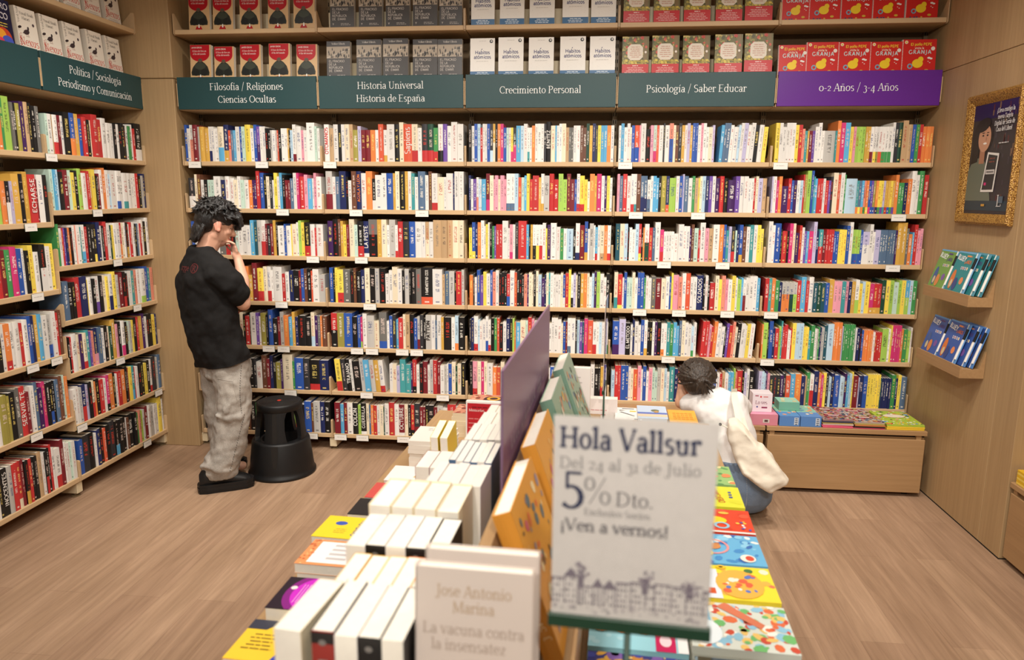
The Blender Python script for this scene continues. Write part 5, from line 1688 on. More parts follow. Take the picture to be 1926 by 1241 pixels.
for v0, v1, u0, u1, n, zt, cols, hard, nm, ori in UPR:
    rnd = random.Random(int((v0 + 2) * 1000))
    zb = .9805 if u0 > -.7 else ZTAB
    if u0 < -.6:
        zb = .9805
    t = (u1 - u0) / n
    for k in range(n):
        spine_front = ori[k] == 's'
        h = zt - zb - rnd.uniform(0, .005)
        w = (v1 - v0) * .985
        tt = t * .975
        u = u0 + k * t
        if nm.startswith('second') and k:
            u, tt = -.478 + (k - 1) * .0365, .0357
        if spine_front:       # spine towards the camera: -x -> -y
            loc, rz = tloc(u + tt, v0, zb), R(90)
        else:                 # fore-edge towards the camera
            loc, rz = tloc(u, v0 + w, zb), R(-90)
        skew = 0
        if nm.startswith('second') and k == 0:
            tt, skew = .0455, R(-3.8)
            loc = tloc(-.539 + w * math.sin(R(3.8)), v0 + w * math.cos(R(3.8)), zb)
        lb = '%s %s book standing in the %s on the table, %s' % ('thick' if tt > .036 else 'white edged', NAME[cols[k]], nm, 'spine to the camera' if spine_front else ORD[k] + ' across')
        if spine_front:
            lb = '%s book, spine out, %s in the %s' % (NAME[cols[k]], ORD[k], nm)
        else:
            lb = '%s book, page edges out, %s in the %s' % (NAME[cols[k]], ORD[k], nm)
        r = empty('paperback', lb, 'book', loc, (0, 0, rz - TH + skew), 'books standing in the ' + nm)
        sp = None
        if nm.startswith('second') and k == 1:
            sp = (150, 52, 46)
        cover_parts(r, tt, w, h, PAL[cols[k]] if cols[k] != 'w' else (236, 230, 226), sp, hard=bool(hard))
        if spine_front:
            a = Art()
            if sp:
                a.rect(-tt, 0, h - .02, h - .001, (30, 28, 28), 1)
            a.lines(-tt * .8, -tt * .2, h - .05, 2, .02, .006, (150, 146, 140), 2).ell(-tt / 2, h - .018, .006, .005, (120, 116, 112), 2)
            a.build('spine_print', r, loc=(-.001, 0, 0), rot=(0, 0, R(-90)))


def flat(label, u, v, z, wu, wv, t, cov, art=None, spine_side='n', rz=0, page=True, group=None, name='paperback', edge=None):
    """book lying on its back; wu across (u), wv along (v); cover art drawn x=u, z=v; spine_side n=near, l=low u, f=far, r=high u"""
    r = empty(name, label, 'book', tloc(u, v, z), (0, 0, -TH + R(rz)), group)
    ct = .0013
    c = C4(cov)
    mb = MB().box(0, wu, 0, wv, t - ct, t, 0, c).box(0, wu, 0, wv, 0, ct, 0, c)
    b = {'n': (0, wu, 0, ct), 'l': (0, ct, 0, wv), 'f': (0, wu, wv - ct, wv), 'r': (wu - ct, wu, 0, wv)}[spine_side]
    mb.box(b[0], b[1], b[2], b[3], ct, t - ct, 0, C4(edge or cov))
    mb.build('cover', M_PRINT, r)
    i = .0015
    MB().box(i, wu - i, i, wv - i, ct, t - ct).build('pages', M_PAGES, r)
    if art:
        art.build('cover_print', r, loc=(0, 0, t), rot=(R(-90), 0, 0))
    return r


def pile(label, u, v, z0, wu, wv, t, n, cov, art, side='n', jit=.004, group=None):
    rnd = random.Random(int(u * 1000 + v * 77))
    for k in range(n):
        last = k == n - 1
        flat('%s, %s' % (label, 'topmost of its pile' if last else ORD[k] + ' from the bottom') if n > 1 else label, u + rnd.uniform(-jit, jit), v + rnd.uniform(-jit, jit), z0 + k * (t + .0004),
             wu, wv, t, cov, art if last else None, side, rnd.uniform(-1.2, 1.2), group=group if n > 1 else None)


Z0 = ZTAB + .0006
# piles on the left edge of the table
a = Art(0, .21, 0, .16).rect(0, .21, 0, .16, (236, 196, 56), 0).poly([(.11, 0), (.21, 0), (.21, .16), (.15, .16)], (58, 74, 170), 1)
a.speckle(.13, .205, .02, .15, 14, .005, .012, [(240, 240, 244)], 2, random.Random(2)).ell(.12, .145, .035, .012, (36, 34, 36), 3).text('3C3', .018, .12, .14, (240, 236, 220), 4, 'c', 1.4, True).poly([(.0, .16), (.08, .16), (.05, .12), (.0, .12)], (58, 60, 74), 1)
a.lines(.02, .1, .1, 5, .014, .004, (110, 90, 40), 2)
pile('yellow and blue paperback near the camera', -.925, -.075, Z0, .21, .16, .03, 2, (236, 196, 56), a, 'f', group='yellow and blue paperbacks')
flat('orange paperback at the camera end of the table edge', -.955, -.24, Z0, .21, .15, .05, (222, 106, 54), Art(0, .21, 0, .15).lines(.05, .16, .09, 3, .02, .006, (240, 220, 200), 1), 'f')
a = Art(0, .23, 0, .155).rect(0, .23, 0, .155, (40, 30, 42), 0).ell(.10, .08, .08, .1, (130, 34, 126), 1, 28).ell(.105, .08, .066, .08, (200, 44, 194), 2, 28)
a.text('PODER', .046, .092, .0755, (246, 226, 160), 3, 'c', 1.6, True, rot=-90, squash=.82).ell(.035, .1, .009, .009, (226, 220, 220), 3)
for k in range(3):
    a.rect(.058 + k * .008, .060 + k * .008, .03, .12, (226, 170, 220), 3)
pile('black and magenta paperback titled with the word for power', -.90, .088, Z0, .23, .155, .044, 2, (38, 30, 38), a, 'f', .012, 'black and magenta paperbacks')
a = Art(0, .22, 0, .15).rect(0, .22, 0, .15, (228, 150, 96), 0).rect(.03, .215, .012, .138, (242, 240, 238), 1).speckle(.0, .03, 0, .15, 20, .003, .006, [(236, 190, 130), (206, 110, 70)], 2, random.Random(3))
for k in range(4):
    a.lines(.06, .19, .118 - k * .026, 1, .01, .012, (196, 192, 192), 2)
pile('white paperback with an orange border', -.925, .318, Z0, .22, .15, .03, 3, (226, 180, 150), a, 'f', group='orange bordered paperbacks')
a = Art(0, .24, 0, .15).rect(0, .24, 0, .15, (240, 212, 48), 0).ell(.06, .1, .02, .014, (60, 90, 180), 1).lines(.05, .1, .06, 3, .012, .003, (160, 140, 50), 1)
a.text('HISTORIAS', .036, .118, .075, (58, 74, 150), 1, 'c', 1.3, True, rot=-90, squash=.62)
pile('yellow paperback with blue lettering', -.958, .5, Z0, .24, .15, .042, 2, (240, 212, 48), a, 'f', group='yellow paperbacks')
a = Art(0, .22, 0, .13).rect(0, .22, 0, .13, (34, 32, 34), 0).text('GUERRA', .03, .12, .065, (236, 232, 226), 1, 'c', 1.4, True, rot=-90, squash=.8).ell(.09, .06, .008, .006, (206, 50, 50), 1).poly([(.1, .09), (.16, .12), (.13, .06)], (70, 68, 70), 1)
pile('black paperback beside the red one', -.905, .665, Z0, .22, .13, .042, 2, (34, 32, 34), a, 'f', group='black paperbacks')
a = Art(0, .22, 0, .135).rect(0, .22, 0, .135, (206, 82, 76), 0).rect(.06, .13, .07, .076, (240, 214, 208), 1).lines(.03, .08, .03, 1, .01, .004, (240, 214, 208), 1).ell(.08, .12, .006, .004, (240, 226, 220), 1)
pile('red paperback beside the black one', -.895, .805, Z0, .22, .135, .042, 2, (204, 80, 74), a, 'f', group='red paperbacks')
a = Art(0, .2, 0, .15).rect(0, .2, 0, .15, (242, 240, 238), 0)
for k in range(3):
    a.poly([(.1 + k * .008, .04), (.108 + k * .008, .04), (.128 + k * .008, .12), (.12 + k * .008, .12)], [(226, 180, 60), (206, 120, 70), (90, 80, 110)][k], 1)
pile('white paperback with a small coloured stroke', -.878, .955, Z0, .2, .15, .03, 3, (238, 214, 210), a, 'f', group='white and pink paperbacks')
pile('plain white paperback beside the coloured stroke pile', -.66, .96, Z0, .15, .2, .027, 3, (240, 238, 236), None, 'f', group='plain white paperbacks')
for k in range(2):
    r = empty('paperback', ('white paperback with a yellow cover edge leaning beside the tier', 'second leaning paperback with a yellow cover edge')[k], 'book', tloc(-.738 + .038 * k, 1.285, ZTAB + .025), (0, R(9), R(-90) - TH), 'leaning yellow edged paperbacks')
    cover_parts(r, .03, .15, .215, (232, 206, 60))
pile('tall pile white paperback at the far corner', -.895, 1.335, Z0, .17, .2, .0185, 6, (236, 230, 222), Art(0, .17, 0, .2).lines(.03, .14, .17, 2, .02, .004, (170, 166, 160), 1), 'n', .003, 'tall pile of white paperbacks')
r = disp_book('paperback', 'red paperback standing upright with white print, facing the camera', 'book', tloc(-.632, 1.25, ZTAB + .001 + .08), (R(-3), 0, -TH), .03, .172, .235, (236, 230, 226),
              Art(0, .172, 0, .235).rect(.006, .166, .004, .228, (182, 32, 42), 1).text('Memorias', .016, .012, .195, (236, 214, 208), 2, 'l', 1.2).lines(.012, .1, .212, 1, .01, .004, (110, 20, 30), 2).lines(.012, .15, .165, 6, .018, .004, (214, 130, 128), 2, centre=False).rect(.05, .14, .012, .03, (220, 200, 196), 2))
flat('thick white book under the red upright paperback', -.64, 1.2, Z0, .19, .14, .079, (238, 234, 228), None, 'f')
a = Art(0, .2, 0, .15).rect(0, .2, 0, .15, (196, 130, 104), 0).speckle(0, .2, 0, .15, 40, .006, .014, [(150, 60, 46), (226, 170, 140), (110, 60, 50)], 1, random.Random(6)).ell(.12, .075, .05, .04, (60, 34, 32), 6).ring(.12, .075, .035, .014, (220, 160, 50), 7)
pile('rust patterned paperback on a tall pile at the far end', -.805, 1.74, Z0, .185, .15, .019, 6, (222, 206, 176), a, 'n', .004, 'rust patterned paperbacks')
pile('rust patterned paperback on the pile behind', -.775, 1.93, Z0, .185, .15, .019, 6, (206, 150, 120), a, 'n', .004, 'rust patterned paperbacks behind')
a = Art(0, .15, 0, .21).rect(0, .15, 0, .21, (76, 150, 214), 0).rect(0, .15, .0, .06, (110, 176, 226), 1).ell(.07, .08, .035, .018, (40, 44, 70), 2).ell(.06, .09, .02, .014, (206, 176, 60), 3).lines(.03, .12, .16, 1, .02, .012, (150, 196, 232), 2).ell(.12, .05, .01, .008, (220, 70, 90), 3)
pile('sky blue paperback with two small animals', -.60, 1.8, Z0, .15, .21, .019, 6, (92, 160, 214), a, 'n', .003, 'sky blue paperbacks')

# picture books lying along the right edge of the table
def kids_art(w, h, base, cols, n, seed, extra=None):
    a = Art(0, w, 0, h).rect(0, w, 0, h, base, 0).speckle(0, w * .97, 0, h, n, .006, .02, cols, 1, random.Random(seed))
    if extra:
        extra(a, w, h)
    return a


KID = [
    (-.115, .22, 'painterly picture book with an orange band at the camera end', (64, 80, 92), [(226, 206, 170), (40, 60, 74), (120, 140, 150), (70, 66, 50), (206, 170, 120)], 70,
     lambda a, w, h: a.poly([(w * .58, 0), (w * .78, 0), (w * .72, h), (w * .52, h)], (216, 84, 52), 6).ell(w * .65, h * .86, w * .09, h * .06, (50, 44, 84), 7).lines(w * .58, w * .7, h * .62, 5, h * .06, .005, (240, 220, 210), 7).text('PLANETA', .03, w * .12, h * .6, (196, 150, 80), 7, 'c', 1.2, True, rot=80).poly([(w * .3, h * .3), (w * .55, h * .95), (w * .2, h * .85)], (44, 44, 40), 5)),
    (.14, .21, 'pale picture book crowded with tiny coloured figures', (206, 214, 206), [(214, 110, 70), (110, 180, 110), (226, 190, 110), (196, 80, 60), (140, 190, 214), (240, 236, 226)], 130,
     lambda a, w, h: a.rect(0, w * .22, h * .5, h, (110, 180, 214), 4).ell(w * .15, h * .32, w * .16, h * .26, (226, 238, 244), 5).poly([(w * .3, h * .9), (w * .7, h * .45), (w * .75, h * .55), (w * .4, h)], (206, 120, 90), 5)),
    (.363, .19, 'yellow picture book with a garden and sunflowers', (236, 216, 60), [(226, 176, 80), (240, 226, 200), (90, 150, 80), (226, 120, 90)], 40,
     lambda a, w, h: a.rect(0, w * .4, 0, h * .86, (222, 228, 238), 4).ell(w * .62, h * .45, w * .26, h * .42, (232, 176, 76), 5).speckle(w * .45, w * .8, h * .2, h * .8, 18, .006, .014, [(240, 230, 214), (214, 100, 70), (90, 120, 190)], 6, random.Random(4)).ell(w * .28, h * .92, w * .07, h * .07, (240, 196, 40), 7).ell(w * .28, h * .92, w * .03, h * .03, (60, 40, 24), 8).ell(w * .46, h * .93, w * .06, h * .06, (240, 196, 40), 7).ell(w * .46, h * .93, w * .026, h * .026, (60, 40, 24), 8).rect(w * .2, w * .34, h * .12, h * .28, (206, 90, 50), 6).text('jardin', .035, w * .12, h * .5, (60, 70, 90), 6, 'c', 1.2, rot=80).ell(w * .76, h * .86, w * .05, h * .06, (70, 120, 70), 6)),
    (.56, .2, 'blue picture book with a bear head in a striped ring', (104, 176, 218), [(140, 200, 230), (70, 140, 200), (236, 236, 230), (60, 110, 180)], 40,
     lambda a, w, h: a.rect(0, w * .14, 0, h * .9, (230, 232, 232), 4).ring(w * .42, h * .55, w * .2, w * .03, (226, 150, 150), 5).ell(w * .42, h * .55, w * .1, h * .1, (206, 140, 84), 6).ell(w * .36, h * .64, w * .035, h * .035, (180, 110, 70), 6).ell(w * .48, h * .64, w * .035, h * .035, (180, 110, 70), 6).ring(w * .32, h * .32, w * .09, w * .03, (240, 214, 90), 7).ell(w * .24, h * .12, w * .1, h * .08, (150, 200, 90), 7).ell(w * .8, h * .2, w * .09, h * .12, (240, 234, 220), 7).ell(w * .82, h * .2, w * .05, h * .08, (206, 80, 60), 8).ell(w * .1, h * .06, w * .05, h * .04, (130, 90, 170), 8)),
    (.772, .188, 'red board book with a yellow blob, spiral along its near edge', (216, 72, 44), [(206, 60, 36), (226, 90, 60)], 16,
     lambda a, w, h: a.ell(w * .5, h * .5, w * .18, h * .16, (244, 206, 40), 4).ell(w * .36, h * .58, w * .09, h * .08, (244, 206, 40), 4).ring(w * .6, h * .28, w * .1, w * .035, (150, 196, 220), 5).ell(w * .22, h * .86, w * .06, h * .05, (240, 236, 230), 4).ell(w * .34, h * .88, w * .04, h * .03, (240, 236, 230), 4).ell(w * .66, h * .82, w * .07, h * .05, (236, 190, 80), 4).speckle(w * .8, w * .95, h * .1, h * .5, 8, .004, .008, [(70, 90, 180), (240, 200, 80), (230, 230, 230)], 5, random.Random(3)).rect(0, w, 0, h * .06, (236, 228, 222), 3)),
    (.975, .19, 'lime yellow picture book with red lettering', (222, 222, 60), [(226, 226, 70), (216, 216, 56)], 10,
     lambda a, w, h: a.text('HORMIGUERO', .032, w * .62, h * .55, (206, 84, 46), 5, 'c', 1.2, True, rot=-80, squash=.7).lines(w * .82, w * .88, h * .7, 3, h * .12, .012, (80, 90, 160), 5).ell(w * .16, h * .8, w * .1, h * .09, (110, 150, 200), 5).ell(w * .24, h * .25, w * .14, h * .12, (226, 150, 70), 5).ell(w * .18, h * .3, w * .05, h * .05, (240, 236, 226), 6)),
    (1.175, .2, 'picture book pile hidden mostly behind the white event sign', (150, 190, 120), [(236, 220, 160), (90, 150, 90), (226, 140, 90)], 40, None),
]
for v, d, lb, base, cols, n, ex in KID:
    wu = .25
    pile(lb, .165, v, Z0, wu, d - .006, .022, 3, base, kids_art(wu, d - .006, base, cols, n, int((v + 1) * 100), ex), 'n', .0025, lb.split(' with')[0] + ' copies')
a = kids_art(.24, .2, (52, 56, 120), [(214, 166, 70), (226, 196, 120), (60, 70, 150), (120, 90, 160), (190, 130, 60)], 120, 31,
             lambda a, w, h: a.text('OZ', .12, w * .55, h * .35, (226, 186, 80), 6, 'c', 1.1).ell(w * .8, h * .6, w * .12, h * .2, (206, 170, 190), 5))
pile('blue and gold storybook under the event sign', -.083, -.10, Z0, .24, .2, .026, 2, (90, 70, 110), a, 'n', .003, 'blue and gold storybooks')
a = kids_art(.24, .165, (150, 206, 220), [(170, 216, 228)], 8, 32, lambda a, w, h: a.text('OSO', .09, w * .35, h * .4, (226, 120, 60), 5, 'c', 1.5, True).rect(w * .68, w * .88, 0, h * .55, (196, 30, 90), 5).ell(w * .78, h * .26, w * .06, h * .14, (240, 214, 222), 6).rect(w * .9, w, 0, h * .4, (240, 240, 240), 5))
pile('pale blue storybook with orange letters under the event sign', -.083, .120, Z0, .24, .165, .026, 2, (150, 206, 220), a, 'n', .003, 'pale blue storybooks')
# far end of the table
r = disp_book('paperback', 'white paperback standing face out at the far end beside the acrylic stand', 'book', tloc(-.235, 1.95, ZTAB + .001), (R(-2), 0, -TH), .06, .2, .155, (236, 228, 226),
              Art(0, .2, 0, .155).lines(.03, .17, .1, 3, .022, .004, (206, 150, 150), 1))
r = disp_book('paperback', 'tall white paperback standing face out behind the green books', 'book', tloc(-.262, 1.18, .981), (R(-3), 0, -TH), .04, .125, .235, (232, 226, 222), Art(0, .125, 0, .235).lines(.02, .1, .2, 2, .02, .004, (196, 190, 186), 1))
a = Art(0, .125, 0, .2).rect(0, .125, 0, .2, (240, 238, 236), 0).lines(.02, .105, .18, 1, .01, .012, (120, 116, 116), 1).poly([(.02, .12), (.09, .06), (.094, .065), (.03, .125)], (60, 60, 64), 1).rect(.07, .1, .13, .15, (236, 200, 70), 1).rect(.09, .118, .005, .02, (70, 70, 74), 1).poly([(.02, .14), (.05, .15), (.02, .155)], (60, 60, 64), 1)
pile('white paperback with a thin line drawing at the far end', -.045, 1.86, Z0, .083, .2, .03, 3, (240, 238, 236), a, 'n', .002, 'line drawing paperbacks')
a = Art(0, .14, 0, .21).rect(0, .14, 0, .21, (196, 212, 232), 0).rect(0, .14, .03, .07, (236, 206, 176), 1).rect(0, .14, .07, .1, (96, 120, 190), 1).ell(.085, .13, .02, .02, (110, 116, 90), 2).ell(.09, .11, .012, .016, (190, 150, 90), 3)
pile('pale blue paperback with a seaside drawing', .064, 1.865, Z0, .135, .215, .033, 3, (206, 216, 230), a, 'n', .002, 'seaside paperbacks')
a = Art(0, .13, 0, .2).rect(0, .13, 0, .2, (232, 168, 60), 0)
for k in range(5):
    for j in range(4):
        a.ring(.028 + k * .019, .05 + j * .03, .008, .003, (196, 110, 40), 1, 8)
pile('golden patterned paperback next to the seaside ones', .210, 1.86, Z0, .13, .2, .03, 3, (226, 190, 130), a, 'n', .002, 'golden patterned paperbacks')


# big picture books leaning on the sloping rack: fore-edge up-left, spines to the camera
def rack_book(label, v0, v1, t, top, c, spots, edge, seed, group):
    """spine faces the camera (-v), front cover faces the right side and slopes"""
    w, h = v1 - v0, .30
    ang = math.degrees(math.atan2(.100, .27))
    # put the lower outer corner on the lip: local frame x along +v (spine at x=0), -y towards +u
    tilt = R(-19.5)
    zc = top - h * math.cos(tilt)
    uo = -.213 + h * math.sin(-tilt)
    r = empty('storybook', label, 'book', tloc(uo, v0, zc), (tilt, 0, R(90) - TH), group)
    cover_parts(r, t, w, h, c, edge, hard=True)
    a = Art(0, w, 0, h)
    a.speckle(w * .1, w * .95, h * .1, h * .9, 46, .005, .017, spots, 1, random.Random(seed))
    a.build('cover_print', r)
    s_ = Art()
    s_.text('365', .024, -t * .5 + .008, h * .2, (240, 214, 160), 1, 'c', 1.2, rot=90).lines(-t * .7, -t * .3, h * .4, 3, .02, .004, (240, 214, 160), 1)
    s_.build('spine_print', r, loc=(-.0038, 0, 0), rot=(0, 0, R(-90)))


OR = [(236, 196, 120), (150, 140, 160), (220, 110, 70), (240, 220, 170), (90, 110, 120), (206, 90, 120), (120, 90, 60)]
GR = [(196, 150, 120), (206, 214, 200), (90, 110, 100), (214, 170, 90), (120, 150, 190), (180, 90, 80), (236, 230, 210)]
rack_book('orange hardback storybook nearest the camera, leaning on the rack', -.285, .0, .036, 1.3, (224, 158, 62), OR, (206, 140, 52), 1, 'orange storybooks on the rack')
rack_book('second orange hardback storybook, leaning in front of the purple board', .08, .365, .036, 1.3, (226, 162, 66), OR, (206, 140, 52), 2, 'orange storybooks on the rack')
rack_book('sage green hardback storybook next to the orange ones', .46, .745, .036, 1.3, (150, 178, 156), GR, (112, 146, 128), 3, 'green storybooks on the rack')
rack_book('farther sage green hardback storybook at the end of the rack', .83, 1.10, .036, 1.3, (156, 182, 162), GR, (116, 150, 132), 4, 'green storybooks on the rack')

# purple header board standing in the middle
bd = empty('header_board', 'muted purple board with pale script along the middle of the table', 'sign', tloc(-.2745, 0, ZTAB + .0006), (0, 0, -TH))
MB().box(-.003, .003, -.012, .962, 0, .76, bev=.001).build('board', M_DUSK, bd)
MB().box(-.0035, .0035, -.0145, -.0122, 0, .761).build('edge', M_GLASS, bd)
a = Art()
rnd = random.Random(5)
x = .10
while x < .84:       # lettering too blurred to read in the photograph
    w = rnd.uniform(.012, .03)
    a.rect(x, x + w * .45, .545, .545 + rnd.choice([.035, .05, .035]), (176, 158, 172), 1)
    a.rect(x + w * .5, x + w, .545, .553, (176, 158, 172), 1)
    x += w + (.012 if rnd.random() < .8 else .05)
a.build('lettering', bd, loc=(.003, 0, 0), rot=(0, 0, R(90)))

# the white book on the tier by the camera, two copies one behind the other
def art_marina(w, h):
    a = Art(0, w, 0, h)
    for k, (t, c) in enumerate((('José Antonio', (184, 162, 138)), ('Marina', (184, 162, 138)), ('La vacuna contra', (176, 160, 148)), ('la insensatez', (176, 160, 148)))):
        t = t.replace('é', 'e')
        a.text(t, .0265 if k < 2 else .0265, w * (.5 if k != 3 else .46), h * (.83 - k * .1) - (.01 if k > 1 else 0), c, 1, 'c', 1.25, squash=.86)
    a.ell(w * .34, h * .33, w * .1, h * .07, (72, 70, 72), 1, 24)
    a.ell(w * .4, h * .18, w * .24, h * .13, (58, 56, 58), 2, 24).rect(w * .22, w * .6, 0, h * .16, (58, 56, 58), 2)
    a.ell(w * .83, h * .34, w * .055, w * .05, (62, 58, 58), 1).ell(w * .83, h * .34, w * .03, w * .027, (128, 122, 120), 2)
    return a


for k in range(2):
    disp_book('hardback', ('front white hardback with tan serif title at the camera end', 'white hardback copy just behind the tan titled one')[k], 'book',
              tloc(-.325 + .004 * k, -.52 + .045 * k, 1.045 + .006 * k), (R(-4), 0, -TH), .024, .18, .255, (208, 196, 187), art_marina(.18, .255), hard=True, group='white hardbacks at the camera end')
st = empty('book_stand', 'clear acrylic stand under the white hardbacks', 'stand', tloc(-.33, -.56, .981), (0, 0, -TH))
MB().box(0, .19, 0, .13, 0, .006, bev=.001).build('base', M_GLASS, st)
MB().box(0, .19, 0, .006, .006, .062).build('front', M_GLASS, st)
MB().box(0, .19, .006, .13, .056, .062).build('shelf', M_GLASS, st)


# event sign in a clear holder on a pole
def sign_holder(label, u, v, w, h, z0, rz, paper, with_text, pole_c):
    r = empty('sign_holder', label, 'sign', tloc(u, v, ZTAB + .0006), (0, 0, -TH + R(rz)), 'acrylic sign holders on the table')
    b = z0 - ZTAB
    MB().lathe([(0, 0), (.045, 0), (.045, .004), (.006, .008), (.0045, .012), (.0045, b - .01), (0, b - .01)], 20).build('pole', M_DKGREEN, r, True)
    MB().box(-w / 2 - .004, w / 2 + .004, -.006, .006, b - .012, b + .006, bev=.001).build('base_strip', M_DKGREEN, r)
    th_ = .0006 if with_text else .0022
    p = MB().box(-w / 2, w / 2, -.0006, th_, b + .007, b + .006 + h).build('paper', paper, r)
    MB().box(-w / 2 - .003, w / 2 + .003, -.0036, -.0016, b + .007, b + h + .012, bev=.0004).build('acrylic_sheet', M_GLASS, r)
    if with_text:
        a = Art(-w / 2, w / 2, 0, h)
        nv, gy, gr = (62, 64, 92), (150, 142, 144), (128, 120, 124)
        a.text('Hola Vallsur', .0438, -w * .462, h * .845, nv, 1, 'l', 1.7, squash=.8, track=.02)
        a.text('Del 24 al 31 de Julio', .0245, -w * .462, h * .745, gy, 1, 'l', 1.0, squash=.98)
        a.text('5', .078, -w * .45, h * .55, nv, 1, 'l', 1.35, squash=.9)
        a.text('%', .058, -w * .31, h * .575, gy, 1, 'l', .8, squash=.86)
        a.text('Dto.', .03, -w * .105, h * .575, gr, 1, 'l', 1.1)
        a.text('Exclusivo Socios', .0135, -w * .3, h * .52, gy, 1, 'l', 1.2)
        a.text('¡Ven a vernos!', .0255, -w * .45, h * .435, gr, 1, 'l', 1.6)
        rnd = random.Random(12)
        ink = (136, 122, 134)
        x = -w * .5
        while x < w * .5:            # engraving of a town front
            bw = rnd.uniform(.010, .026)
            bh = h * rnd.uniform(.10, .155)
            zb = h * .055
            a.rect(x, x + bw, zb + bh - .002, zb + bh, ink, 1)
            a.rect(x, x + .0012, zb, zb + bh, ink, 1)
            for q in range(int(bw / .004)):
                for j in range(5):
                    if rnd.random() < .8:
                        a.rect(x + q * .004 + .001, x + q * .004 + .003, zb + j * bh / 5 + .002, zb + j * bh / 5 + .0058, rnd.choice([ink, (160, 146, 154), (112, 100, 114)]), 1)
            if rnd.random() < .3:
                a.poly([(x, zb + bh), (x + bw, zb + bh), (x + bw / 2, zb + bh + .012)], ink, 1)
            x += bw
        for x, ht in ((-w * .31, .235), (w * .1, .225), (w * .38, .2)):
            a.rect(x - .004, x + .004, h * .14, h * ht, ink, 1)
            a.speckle(x - .010, x + .010, h * ht - .012, h * ht + .010, 26, .001, .003, [ink, (170, 158, 164)], 1, rnd)
        a.speckle(-w * .48, w * .48, h * .02, h * .06, 40, .001, .003, [(176, 164, 168)], 1, rnd)
        a.build('lettering', p, loc=(0, -.0006, b + .0065))
    return r


sign_holder('white event sign in a clear holder with a dark green base strip', -.006, -.56, .214, .288, 1.272, -1.5, M_SIGNP, True, None)
sign_holder('second clear sign holder seen edge-on at the far end', -.1, 1.9, .2, .42, .965, 89, M_SIGNP, False, None)


# ------------------------------------------------------------------ people
def fuse(mb, name, mat, parent, voxel=.008, smooth=6, factor=.5, wrinkle=None, colour=None, subdiv=0, cut=None):
    """melts overlapping closed volumes into one continuous skin"""
    me = mb.mesh(name, [mat])
    o = bpy.data.objects.new(name, me)
    SC.collection.objects.link(o)
    r = o.modifiers.new('r', 'REMESH')
    r.mode = 'VOXEL'
    r.voxel_size = voxel
    r.use_smooth_shade = True
    s = o.modifiers.new('s', 'SMOOTH')
    s.iterations = smooth
    s.factor = factor
    if wrinkle:
        for k, (sc, st) in enumerate(wrinkle):
            t = bpy.data.textures.new(name + '_folds', 'CLOUDS')
            t.noise_scale = sc
            t.noise_depth = 1
            d = o.modifiers.new('d%d' % k, 'DISPLACE')
            d.texture = t
            d.strength = st
            d.mid_level = .5
    dg = bpy.context.evaluated_depsgraph_get()
    me2 = bpy.data.meshes.new_from_object(o.evaluated_get(dg))
    o.modifiers.clear()
    o.data = me2
    me2.name = name
    if not me2.materials:
        me2.materials.append(mat)
    bpy.data.meshes.remove(me)
    me2.polygons.foreach_set('use_smooth', [True] * len(me2.polygons))
    if cut:
        bm = bmesh.new()
        bm.from_mesh(me2)
        for co, no in cut:
            bmesh.ops.bisect_plane(bm, geom=bm.verts[:] + bm.edges[:] + bm.faces[:], plane_co=co, plane_no=no, clear_outer=True)
        bm.to_mesh(me2)
        bm.free()
    if colour:
        at = me2.attributes.new('Col', 'FLOAT_COLOR', 'POINT')
        flat = []
        for v in me2.vertices:
            flat += list(C4(colour(v.co)))
        at.data.foreach_set('color', flat)
    if parent:
        o.parent = parent
    return o


def oval(c, ax, ay, ra, rb, n=20, sq=1.0):
    """ring of points around c in the plane of axes ax, ay"""
    c, ax, ay = Vector(c), Vector(ax), Vector(ay)
    out = []
    for i in range(n):
        a = 2 * math.pi * i / n
        ca, sa = math.cos(a), math.sin(a)
        out.append(c + ax * ra * math.copysign(abs(ca) ** sq, ca) + ay * rb * math.copysign(abs(sa) ** sq, sa))
    return out


def head_parts(mb, c, fwd, up, s=1.0):
    """cranium, jaw, nose, ears, lips; c = centre of the head"""
    f, u = Vector(fwd).normalized(), Vector(up).normalized()
    r = f.cross(u).normalized()
    u = r.cross(f).normalized()
    rot = Matrix((f, r, u)).transposed()
    c = Vector(c)

    def P(a, b, z):
        return c + (f * a + r * b + u * z) * s
    mb.ball(P(-.012, 0, .03), [x * s for x in (.096, .076, .088)], rot=rot)
    mb.ball(P(.022, 0, -.03), [x * s for x in (.066, .058, .078)], rot=rot)
    mb.ball(P(.046, 0, -.086), [x * s for x in (.032, .036, .024)], rot=rot)      # chin
    mb.ball(P(.0, 0, -.055), [x * s for x in (.06, .054, .045)], rot=rot)         # jaw
    mb.cap(P(.082, 0, .018), P(.104, 0, -.022), .011 * s, .0145 * s)              # nose
    for b in (-1, 1):
        mb.ball(P(.096, .012 * b, -.026), .0085 * s)
        mb.ball(P(.062, .034 * b, -.015), [x * s for x in (.022, .022, .02)], rot=rot)  # cheek
        mb.cap(P(.080, .014 * b, .034), P(.068, .046 * b, .036), .010 * s, .009 * s)    # brow
        mb.ball(P(.070, .031 * b, .014), .0125 * s)                                     # eyelid
        mb.ball(P(-.008, .078 * b, -.002), [x * s for x in (.021, .009, .032)], rot=rot)  # ear
        mb.ball(P(.002, .082 * b, -.022), [x * s for x in (.012, .008, .014)], rot=rot)
    mb.ball(P(.084, 0, -.054), [x * s for x in (.011, .021, .0075)], rot=rot)
    mb.ball(P(.081, 0, -.066), [x * s for x in (.011, .018, .008)], rot=rot)
    return P, rot


